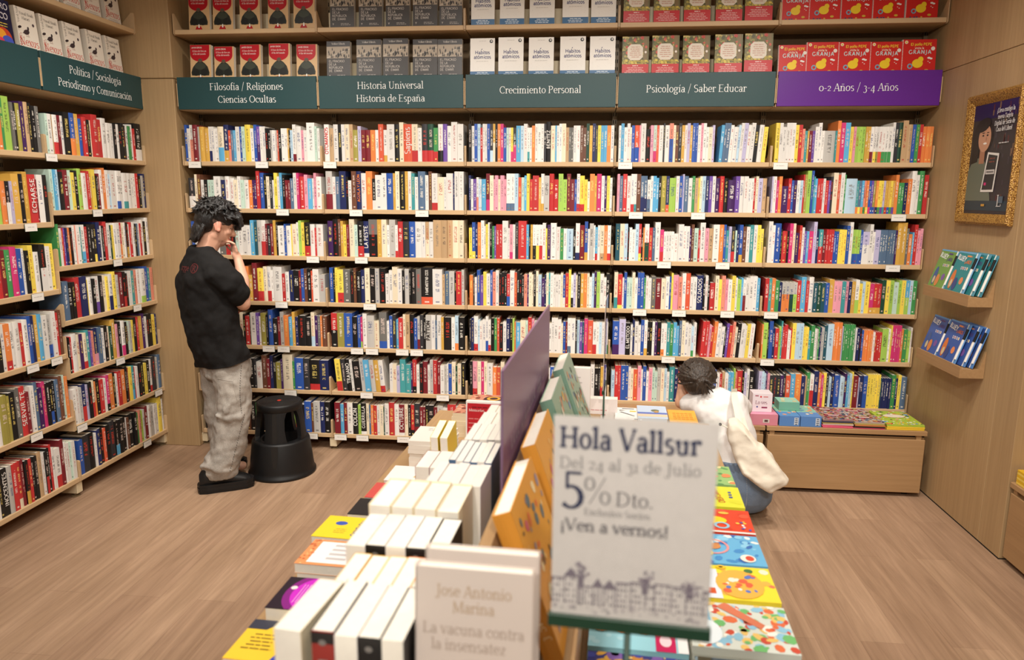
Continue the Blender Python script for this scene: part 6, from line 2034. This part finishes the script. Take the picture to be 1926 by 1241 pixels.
def fingers(mb, palm, d, n, side, curl, ln=.075, rad=.0082):
    """palm centre, d = direction of the fingers, n = palm normal, side = across; four bent fingers and a thumb"""
    d, n, side = Vector(d).normalized(), Vector(n).normalized(), Vector(side).normalized()
    palm = Vector(palm)
    rot = Matrix((d, side, n)).transposed()
    mb.ball(palm, (.046, .040, .016), rot=rot)
    mb.ball(palm - d * .02, (.034, .030, .017), rot=rot)
    for k, (off, l) in enumerate(((-.030, .92), (-.010, 1.04), (.010, 1.0), (.029, .8))):
        p = palm + d * .036 + side * off
        a = curl[k]
        dirv = d.copy()
        for j, sl in enumerate((.44, .32, .26)):
            ang = a * (.7 + .35 * j)
            dirv = (dirv * math.cos(ang) + n * math.sin(ang)).normalized()
            q = p + dirv * ln * l * sl
            mb.cap(p, q, rad * (1.06 - .1 * j), rad * (1.0 - .12 * j), 10)
            p = q
    p = palm - d * .012 - side * .034
    q = p + (d * .6 - side * .6 + n * .35).normalized() * .036
    mb.cap(p, q, .0115, .0098, 10)
    mb.cap(q, q + (d * .85 - side * .1 + n * .45).normalized() * .03, .0098, .0082, 10)


# ---- the standing person: local x to the side as seen from the table, y away from it
SKIN1 = (214, 164, 138)
man_l = Matrix.Translation((.2, -.67, 0)) @ Matrix.Rotation(math.atan2(.468, .884), 4, 'Z')
F3 = Vector((.82, .57, 0))
R3 = Vector((.57, -.82, 0))
Hf = Vector((.93, .17, -.33)).normalized()
Hu = Vector((.33, .06, .94))
HC = Vector((.036, 0.0, 1.662))
mb = MB()
PH, hrot = head_parts(mb, HC, Hf, Hu, 1.06)
mb.cap((-.05, .0, 1.475), (-.004, .0, 1.60), .060, .056)
mb.cap((-.045, .0, 1.47), (.015, .0, 1.575), .052, .05)
mb.cap((-.06, .06, 1.40), (-.05, -.04, 1.42), .065, .06)
# torso and hips under the clothes keep the body one figure
mb.loft([oval((.03, 0, .80), F3, R3, .10, .15), oval((0, 0, 1.0), F3, R3, .10, .14), oval((-.04, 0, 1.25), F3, R3, .10, .16), oval((-.045, 0, 1.40), F3, R3, .085, .17), oval((-.05, 0, 1.47), F3, R3, .06, .09)])
mb.cap((.03, -.15, 1.39), (.06, -.15, 1.40), .055, .055)
mb.cap((.06, -.15, 1.395), (.158, -.125, 1.19), .052, .044)      # right upper arm
mb.cap((.160, -.12, 1.188), (.168, -.06, 1.33), .044, .037)
mb.cap((.168, -.06, 1.33), (.148, -.012, 1.455), .037, .026)      # forearm up to the wrist
mb.cap((.148, -.012, 1.455), (.138, -.006, 1.48), .026, .027)
fingers(mb, (.131, -.004, 1.515), (-.22, .03, .97), (-.86, .2, -.2), (.25, -.95, .05), (.75, .95, 1.1, 1.2), .07, .0085)
# left arm folded across the front, hidden by the body
mb.cap((-.12, .15, 1.39), (-.02, .24, 1.20), .052, .043)
mb.cap((-.02, .24, 1.20), (.0, .14, 1.12), .042, .03)
fingers(mb, (.02, .10, 1.11), (.6, -.8, .1), (-.2, -.2, -1), (.7, .55, -.1), (.5, .55, .6, .65))
# legs inside the jeans, down to the feet
for hx, hy, kx, ky, ax_, ay_ in ((.06, -.075, .075, -.085, -.05, -.10), (.0, .085, .0, .10, -.02, .11)):
    mb.cap((hx, hy, .82), (kx, ky, .48), .085, .056)
    mb.cap((kx, ky, .48), (ax_, ay_, .1), .056, .036)
    mb.cap((ax_, ay_, .07), (ax_ + .12, ay_ + .03, .05), .034, .03)


def skin1(co):
    c = SKIN1
    q = co - HC
    a, b, z = q.dot(Hf) / 1.06, q.dot(hrot.col[1]) / 1.06, q.dot(hrot.col[2]) / 1.06
    if co.z > 1.5 and a > .070 and abs(b) < .026 and -.074 < z < -.048:
        return (176, 104, 92)
    if co.z > 1.5 and a > .06 and .012 < abs(b) < .052 and .033 < z < .047:
        return (58, 44, 40)
    if co.z > 1.5 and a > .06 and .018 < abs(b) < .044 and .004 < z < .010:
        return (66, 48, 42)
    if co.z > 1.5 and abs(b) > .074 and abs(a + .006) < .04 and abs(z) < .05:
        return (220, 152, 130)
    if co.z > 1.5 and a > .04 and -.10 < z < -.072:
        return (186, 136, 116)
    return c


man = fuse(mb, 'person', M_SKIN, None, .0062, 5, .5, colour=skin1)
man.matrix_world = man_l
tag(man, 'standing person in a black tee and grey jeans, hand raised to the mouth', 'person')

# T-shirt
mb = MB()
mb.loft([oval((.022, 0, .775), F3, R3, .137, .208, sq=.85), oval((.02, 0, .80), F3, R3, .134, .205, sq=.85), oval((-.012, 0, .95), F3, R3, .142, .2, sq=.85), oval((-.032, 0, 1.08), F3, R3, .135, .2, sq=.85),
         oval((-.048, 0, 1.22), F3, R3, .132, .205, sq=.85), oval((-.052, 0, 1.34), F3, R3, .128, .208, sq=.85), oval((-.05, 0, 1.42), F3, R3, .112, .19, sq=.85), oval((-.055, 0, 1.475), F3, R3, .095, .14), oval((-.058, 0, 1.515), F3, R3, .084, .092), oval((-.054, 0, 1.538), F3, R3, .073, .075)])
mb.cap((.03, -.15, 1.385), (.09, -.148, 1.325), .092, .093)
mb.cap((.06, -.15, 1.36), (.122, -.135, 1.262), .09, .083)
mb.cap((.04, -.12, 1.40), (-.05, -.06, 1.45), .085, .075)
mb.cap((-.12, .14, 1.39), (-.05, .22, 1.26), .086, .082)
_tilt = Vector((.22, 0, -1)).normalized()
tee = fuse(mb, 'tshirt', M_TEE, man, .0085, 6, .5, wrinkle=((.12, .04), (.055, .011)), cut=[(Vector((.02, 0, .805)), Vector((.21, 0, -1)).normalized())])
# faded print high on the back
bk = Art()
rnd = random.Random(8)
bk.text('rappe', .055, -.015, -.018, (104, 44, 46), 1, 'c', 1.3, squash=.8)
bk.ring(.085, .0, .03, .006, (92, 40, 42), 1)
bk.text('R', .05, .086, -.018, (92, 40, 42), 2, 'c', 1.4)
pr = bk.build('back_print', None)
# lay the print on the cloth
tee_bvh = None
from mathutils.bvhtree import BVHTree
_bm = bmesh.new()
_bm.from_mesh(tee.data)
tee_bvh = BVHTree.FromBMesh(_bm)
_bm.free()
_q = []
for v in pr.data.vertices:
    base = Vector((-.125, -.03, 1.415)) + Vector((.62, -.78, 0)).normalized() * (v.co.x * .95) + Vector((0, 0, 1)) * v.co.z
    dirv = Vector((.78, .62, 0)).normalized()
    hit = tee_bvh.ray_cast(base - dirv * .3, dirv)
    _q.append(hit[0] - dirv * .0009 if hit[0] else base)
for v, p in zip(pr.data.vertices, _q):
    v.co = p
pr.parent = tee

# jeans
mb = MB()
AX, AY = Vector((1, 0, 0)), Vector((0, 1, 0))
mb.loft([oval((.035, 0, .88), F3, R3, .115, .165), oval((.037, 0, .80), F3, R3, .125, .178), oval((.04, 0, .72), F3, R3, .128, .18)])
mb.loft([oval((.062, -.07, .80), AX, AY, .112, .10), oval((.066, -.078, .66), AX, AY, .112, .108), oval((.066, -.085, .52), AX, AY, .112, .108), oval((.046, -.092, .38), AX, AY, .113, .108), oval((.012, -.10, .25), AX, AY, .112, .106),
         oval((-.025, -.105, .18), AX, AY, .118, .11), oval((-.038, -.105, .135), AX, AY, .104, .10), oval((-.035, -.105, .085), AX, AY, .096, .092)])
for z, c, r in ((.205, -.012, .120), (.165, -.04, .121), (.128, -.04, .11)):
    mb.add([], [])
    ring = [Vector((c + r * .84 * math.cos(a), -.105 + r * .8 * math.sin(a), z + .012 * math.sin(2 * a + z * 40))) for a in [2 * math.pi * k / 20 for k in range(21)]]
    mb.tube(ring, .017, 8)
mb.loft([oval((-.012, .09, .80), AX, AY, .102, .10), oval((-.022, .10, .6), AX, AY, .094, .1), oval((-.022, .11, .42), AX, AY, .09, .1), oval((.0, .12, .24), AX, AY, .095, .1), oval((-.01, .115, .12), AX, AY, .09, .09), oval((-.005, .112, .055), AX, AY, .088, .088)])
# fold behind the knee
mb.tube([(-.045, -.15, .50), (.02, -.19, .475), (.09, -.185, .485), (.13, -.14, .51)], [.012, .022, .022, .012], 10)
mb.tube([(.05, -.185, .60), (.02, -.185, .53), (-.03, -.16, .46)], [.008, .016, .008], 10)
jeans = fuse(mb, 'jeans', M_JEANG, man, .0085, 4, .5, wrinkle=((.1, .026), (.045, .014)))
st = MB()
jb = bmesh.new()
jb.from_mesh(jeans.data)
jbvh = BVHTree.FromBMesh(jb)
jb.free()
for k in range(46):
    z = .80 - k * .0145
    x = .125 - .02 * math.sin(k / 9) if z > .5 else .125 - (.5 - z) * .30
    h = jbvh.ray_cast(Vector((x, -.6, z)), Vector((0, 1, 0)))
    if h[0]:
        st.box(h[0].x - .0018, h[0].x + .0018, h[0].y - .0012, h[0].y + .002, z - .0045, z + .0045)
st.build('side_seam', plain('dark_thread', (84, 80, 76), .8), jeans)
# pocket outline
pk = MB()
for a_, b_ in (((.01, .735), (.10, .715)), ((.10, .715), (.115, .60)), ((.01, .735), (.015, .62))):
    pts = []
    for q in range(9):
        t = q / 8
        x, z = a_[0] + (b_[0] - a_[0]) * t, a_[1] + (b_[1] - a_[1]) * t
        h = jbvh.ray_cast(Vector((x - .03, -.6, z)), Vector((0, 1, 0)))
        if h[0]:
            pts.append(h[0] + Vector((0, -.0008, 0)))
    if len(pts) > 2:
        pk.tube(pts, .0016, 6)
pk.build('pocket_seam', M_JEANG, jeans)

# shoes
for k, (sx, sy, rz) in enumerate(((-.165, -.125, 4), (-.105, .065, 48))):
    T_ = Matrix.Translation((sx, sy, 0)) @ Matrix.Rotation(R(rz), 4, 'Z')
    up_ = MB()
    prof = [(-.0, .034, .032, .09), (.03, .044, .05, .125), (.08, .048, .06, .13), (.13, .047, .06, .125), (.17, .05, .05, .10), (.22, .054, .04, .082), (.275, .052, .032, .066), (.31, .036, .022, .05)]
    rings = []
    for x, w, zc, zt in prof:
        rings.append([T_ @ Vector((x, w * math.cos(a), .028 + (zt * 1.32 - .028) * (.5 + .5 * math.sin(a)))) for a in [2 * math.pi * i / 20 for i in range(20)]])
    up_.loft(rings)
    up_.cap(T_ @ Vector((.075, 0, .09)), T_ @ Vector((.07, 0, .13)), .05, .05)
    sh = fuse(up_, 'shoe', M_SHOE, man, .006, 4, .5)
    so = MB()
    outl = [(-.012, 0), (-.004, .034), (.04, .05), (.12, .052), (.2, .06), (.28, .058), (.318, .036), (.328, 0), (.318, -.036), (.28, -.058), (.2, -.06), (.12, -.052), (.04, -.05), (-.004, -.034)]
    for zz0, zz1, g in ((0.001, .016, .0), (.016, .021, -.004), (.021, .038, .002), (.038, .043, -.003), (.043, .058, .001)):
        so.prism([(x + (g if x > .15 else -g), y + math.copysign(g, y) if y else y) for x, y in outl], zz0, zz1, M=T_)
    so.build('sole', M_SHOE, sh)
    sm = MB()
    for j in range(4):
        p = [T_ @ Vector((.15 + j * .022, -.04 + q * .02, .148 - j * .014 + .014 * (1 - abs(q - 2) / 2))) for q in range(5)]
        sm.tube(p, .0035, 6)
    sm.build('lace', M_SHOE, sh)

# hair: full on top, cropped above the ear, longer at the nape
mb = MB()


def HP(a, b, z):
    return PH(a, b, z)


mb.ball(HP(-.015, 0, .065), (.118, .098, .092), rot=hrot)
mb.ball(HP(-.058, 0, .03), (.078, .088, .10), rot=hrot)
mb.ball(HP(.048, 0, .088), (.07, .08, .05), rot=hrot)
mb.ball(HP(-.088, 0, -.05), (.04, .06, .06), rot=hrot)
mb.ball(HP(-.092, 0, -.095), (.026, .045, .04), rot=hrot)
rnd = random.Random(16)
for k in range(420):
    th, ph = rnd.uniform(0, 2 * math.pi), rnd.uniform(-.25, 1.5)
    dv = Vector((math.cos(th) * math.cos(ph), math.sin(th) * math.cos(ph), math.sin(ph)))
    p = Vector((dv.x * .115 - .018, dv.y * .096, dv.z * .088 + .068))
    if p.x > .03 and p.z < .07 and abs(p.y) < .085:
        continue
    t = Vector((dv.x * .4 + rnd.uniform(-.6, .6) + .25, dv.y * .5 + rnd.uniform(-.6, .6), -.55 + rnd.uniform(-.4, .8))).normalized()
    q = p + t * rnd.uniform(.022, .042) + dv * .003
    mb.cap(HP(*p), HP(*q), rnd.uniform(.006, .010), .003, 7)
for k in range(46):       # fringe falling over the brow
    b = rnd.uniform(-.075, .075)
    p0 = (.085 + rnd.uniform(-.01, .02), b, .085 + rnd.uniform(-.012, .012))
    p1 = (.112 + rnd.uniform(-.008, .012), b * 1.02 + rnd.uniform(-.008, .008), .052 + rnd.uniform(-.01, .01))
    p2 = (.112 + rnd.uniform(-.012, .012), b * 1.0 + rnd.uniform(-.014, .014), .018 + rnd.uniform(-.016, .016))
    mb.cap(HP(*p0), HP(*p1), .013, .010, 7)
    mb.cap(HP(*p1), HP(*p2), .010, .003, 7)
for k in range(40):       # nape
    b = rnd.uniform(-.07, .07)
    p0 = (-.098 + .25 * abs(b), b, rnd.uniform(-.06, .0))
    p1 = (-.112 + .25 * abs(b) + rnd.uniform(-.012, .01), b * .95, p0[2] - rnd.uniform(.05, .075))
    mb.cap(HP(*p0), HP(*p1), .012, .003, 7)
fuse(mb, 'hair', M_HAIRK, man, .0042, 2, .4)
mb = MB()
for b in (-1, 1):         # cropped sides
    mb.ball(HP(-.022, .066 * b, .03), (.062, .0165, .03), rot=hrot)
fuse(mb, 'cropped_hair', plain('stubble_hair', (92, 74, 66), .8), man, .006, 4, .5)

# ---- the crouching person, seen from behind: local x to the side, y away from the camera
wm = Matrix.Translation((3.35, -.75, 0)) @ Matrix.Rotation(math.atan2(-.198, .98), 4, 'Z')
SKIN2 = (222, 172, 142)
W_C = Vector((-.192, .125, .752))
Wf = Vector((-.12, .86, -.5)).normalized()
Wu = Vector((-.1, .5, .86))
mb = MB()
PW, wrot = head_parts(mb, W_C, Wf, Wu, .98)
mb.cap((-.105, .09, .655), (-.165, .115, .725), .052, .05)
X_, Y_ = Vector((1, 0, 0)), Vector((0, 1, 0))
mb.loft([oval((.09, .06, .20), X_, Y_, .13, .10), oval((.06, .06, .32), X_, Y_, .12, .09), oval((.0, .08, .46), X_, Y_, .13, .09), oval((-.06, .09, .60), X_, Y_, .14, .085), oval((-.08, .09, .68), X_, Y_, .11, .06)])
# bent arm: elbow out to the side, hand to the forehead
mb.cap((-.205, .09, .625), (-.275, .16, .605), .048, .04)
mb.cap((-.275, .16, .605), (-.272, .21, .70), .043, .035)
mb.cap((-.272, .21, .70), (-.262, .225, .745), .034, .026)
fingers(mb, (-.245, .232, .775), (.25, .1, .95), (.55, -.75, -.1), (.0, .5, .1), (.45, .5, .5, .6))
# other arm reaching forward to the shelf
mb.cap((.05, .12, .63), (.07, .22, .47), .046, .04)
mb.cap((.07, .22, .47), (.0, .17, .38), .038, .026)
fingers(mb, (-.035, .15, .345), (-.7, -.1, -.6), (-.5, .2, -.6), (.1, .9, 0), (.3, .35, .4, .45))
# folded legs
for s_ in (-1, 1):
    mb.cap((.10 + .08 * s_, .05, .17), (.07 + .10 * s_, .23, .19), .085, .06)
    mb.cap((.07 + .10 * s_, .23, .16), (.09 + .08 * s_, .08, .06), .05, .036)
    mb.cap((.09 + .08 * s_, .08, .05), (.09 + .08 * s_, .18, .035), .032, .026)


def skin2(co):
    q = co - W_C
    a, b, z = q.dot(Wf) / .98, q.dot(wrot.col[1]) / .98, q.dot(wrot.col[2]) / .98
    if a > .07 and abs(b) < .026 and -.074 < z < -.048:
        return (190, 100, 92)
    if a > .06 and .012 < abs(b) < .052 and .033 < z < .046:
        return (70, 52, 42)
    return SKIN2


wom = fuse(mb, 'person', M_SKIN, None, .0062, 5, .5, colour=skin2)
wom.matrix_world = wm
tag(wom, 'crouching person in a white tee and denim seen from behind, hair tied low', 'person')
mb = MB()
rings = [((.045, .035, .285), .150, .125), ((.045, .04, .32), .148, .122), ((.03, .055, .40), .152, .118), ((.0, .07, .50), .160, .112), ((-.045, .08, .60), .172, .106), ((-.075, .085, .665), .165, .09), ((-.09, .09, .70), .125, .07), ((-.10, .095, .722), .075, .06)]
mb.loft([oval(c, X_, Y_, a, b, sq=.85) for c, a, b in rings])
mb.cap((-.19, .085, .635), (-.232, .115, .612), .064, .060)
mb.cap((.04, .09, .655), (.085, .18, .60), .066, .062)
tw = fuse(mb, 'tshirt', M_TEEW, wom, .008, 6, .5, wrinkle=((.11, .02), (.05, .006)))
mb = MB()
mb.loft([oval((.055, .04, .31), X_, Y_, .150, .125), oval((.085, .03, .25), X_, Y_, .170, .145), oval((.105, .02, .18), X_, Y_, .182, .165), oval((.115, .03, .10), X_, Y_, .165, .165), oval((.13, .05, .035), X_, Y_, .12, .13), oval((.135, .05, .012), X_, Y_, .08, .10)])
for s_ in (-1, 1):
    mb.cap((.10 + .08 * s_, .08, .17), (.07 + .10 * s_, .20, .19), .108, .092)
jw = fuse(mb, 'denim_bottoms', M_JEANB, wom, .008, 5, .5, wrinkle=((.12, .014), (.05, .005)))
mb = MB()
n = 72
rr = []
for z, g in ((.268, 0), (.274, 1), (.30, 1), (.326, 1), (.332, 0)):
    c = Vector((.048 + (.3 - z) * .4, .038, z))
    rr.append([c + Vector(((.156 + .004 * g + .004 * g * math.cos(i * math.pi)) * math.cos(2 * math.pi * i / n), (.131 + .004 * g + .004 * g * math.cos(i * math.pi)) * math.sin(2 * math.pi * i / n), 0)) for i in range(n)])
mb.loft(rr)
mb.build('waistband', M_JEANB, jw)
mb = MB()
jb = bmesh.new()
jb.from_mesh(jw.data)
jbvh = BVHTree.FromBMesh(jb)
jb.free()
for k in range(24):
    z = .27 - k * .0095
    h = jbvh.ray_cast(Vector((.125 + .01 * math.sin(k / 8), -.6, z)), Vector((0, 1, 0)))
    if h[0]:
        mb.box(h[0].x - .0014, h[0].x + .0014, h[0].y - .001, h[0].y + .002, z - .003, z + .003)
mb.build('back_seam', plain('pale_thread', (176, 184, 196), .8), jw)
# hair drawn back into a low knot
mb = MB()
mb.ball(PW(-.018, 0, .035), (.112, .104, .108), rot=wrot)
mb.ball(PW(-.05, 0, -.01), (.08, .09, .09), rot=wrot)
rnd = random.Random(3)
kn = Vector(PW(-.128, .022, -.03))
for k in range(170):
    th, ph = rnd.uniform(0, 2 * math.pi), rnd.uniform(-.45, 1.5)
    dv = Vector((math.cos(th) * math.cos(ph), math.sin(th) * math.cos(ph), math.sin(ph)))
    if dv.x > .55 and dv.z < .55:
        continue
    cc = Vector(PW(-.02, 0, .02))
    pts = []
    p = Vector(PW(dv.x * .112 - .018, dv.y * .104, dv.z * .108 + .035))
    for q in range(6):
        t = q / 5
        m = p.lerp(kn, t)
        lim = .112 + .004 * math.sin(k * 2.4) + .016 * t
        m = cc + (m - cc).normalized() * max((m - cc).length, lim * (1 - t) + (kn - cc).length * t)
        pts.append(m)
    r0 = rnd.uniform(.004, .0075)
    mb.tube(pts, [r0, r0, r0, r0 * .9, r0 * .8, r0 * .7], 7)
mb.ball(kn, (.034, .034, .03))
for k in range(40):
    q = kn + Vector((rnd.uniform(-.035, .075), rnd.uniform(-.045, .02), rnd.uniform(-.085, .005)))
    mid = kn.lerp(q, .5) + Vector((rnd.uniform(-.012, .012), -.014, .014))
    mb.tube([kn, mid, q], [.010, .010, .003], 6)
for k in range(14):
    th = rnd.uniform(0, 2 * math.pi)
    a_ = Vector(PW(-.02 + .112 * math.cos(th), .105 * math.sin(th), rnd.uniform(.0, .1)))
    mb.cap(a_, a_ + Vector((rnd.uniform(-.03, .03), rnd.uniform(-.03, .02), rnd.uniform(-.05, .03))), .008, .002, 6)
fuse(mb, 'hair', M_HAIRB, wom, .004, 1, .4)
MB().lathe([(.03, -.012), (.034, -.01), (.034, .01), (.03, .012)], 24, M=Matrix.Translation((-.2645, .222, .735)) @ Matrix.Rotation(R(-14), 4, 'Y')).build('wristband', M_BLACKP, wom, True)

# the canvas tote on the shoulder
tote = empty('tote_bag', 'natural canvas tote bag hanging from the shoulder of the crouching person', 'bag', tuple(wm.translation), wm.to_euler())
mb = MB()
pol = [(.004, .585), (.045, .592), (.10, .555), (.175, .47), (.20, .465), (.30, .345), (.345, .283), (.338, .262), (.262, .208), (.19, .238), (.10, .30), (.045, .38), (.008, .50)]
m0 = Vector((.16, 0, .40))
rings = []
for yy, sc_ in ((-.205, .80), (-.19, .95), (-.155, 1.0), (-.115, 1.0), (-.09, .95), (-.08, .8)):
    rings.append([Vector((m0.x + (x - m0.x) * sc_, yy - .035 + (.02 if x < .1 else 0) + (x - .16) * .08 - max(0, .5 - z) * .16, m0.z + .03 + (z - m0.z) * sc_)) for x, z in pol])
mb.loft(rings)
tb_ = fuse(mb, 'bag_body', M_CANVAS, tote, .007, 5, .5, wrinkle=((.10, .020), (.045, .007)))
for off, nm in ((0, -1), (.03, 1)):
    pts = [Vector((.09 + off, -.19 + off, .52)), Vector((.06 + off * .6, -.135 + off * .5, .62)), Vector((.035 + off * .2, -.055, .70)), Vector((.03, .02, .724)), Vector((.03, .10, .730)), Vector((.03, .215, .70)), Vector((.045, .255, .62))]
    fine = []
    for i in range(len(pts) - 1):
        for q in range(4):
            fine.append(pts[i].lerp(pts[i + 1], q / 4))
    fine.append(pts[-1])
    ms = MB()
    rr = []
    for i, p in enumerate(fine):
        t = (fine[min(i + 1, len(fine) - 1)] - fine[max(i - 1, 0)]).normalized()
        w_ = Vector((1, .25, .15)) - t * t.dot(Vector((1, .25, .15)))
        w_.normalize()
        nn = t.cross(w_)
        rr.append([p + w_ * .016 + nn * .0016, p - w_ * .016 + nn * .0016, p - w_ * .016 - nn * .0016, p + w_ * .016 - nn * .0016])
    ms.loft(rr).build('strap', M_CANVAS, tote)
MB().tube([(.01, -.2, .578), (-.012, -.19, .585), (-.028, -.185, .588)], .003, 8).build('cord', M_CANVAS, tote)
MB().ball((-.036, -.184, .59), .009).build('toggle', M_BLACKP, tote, True)
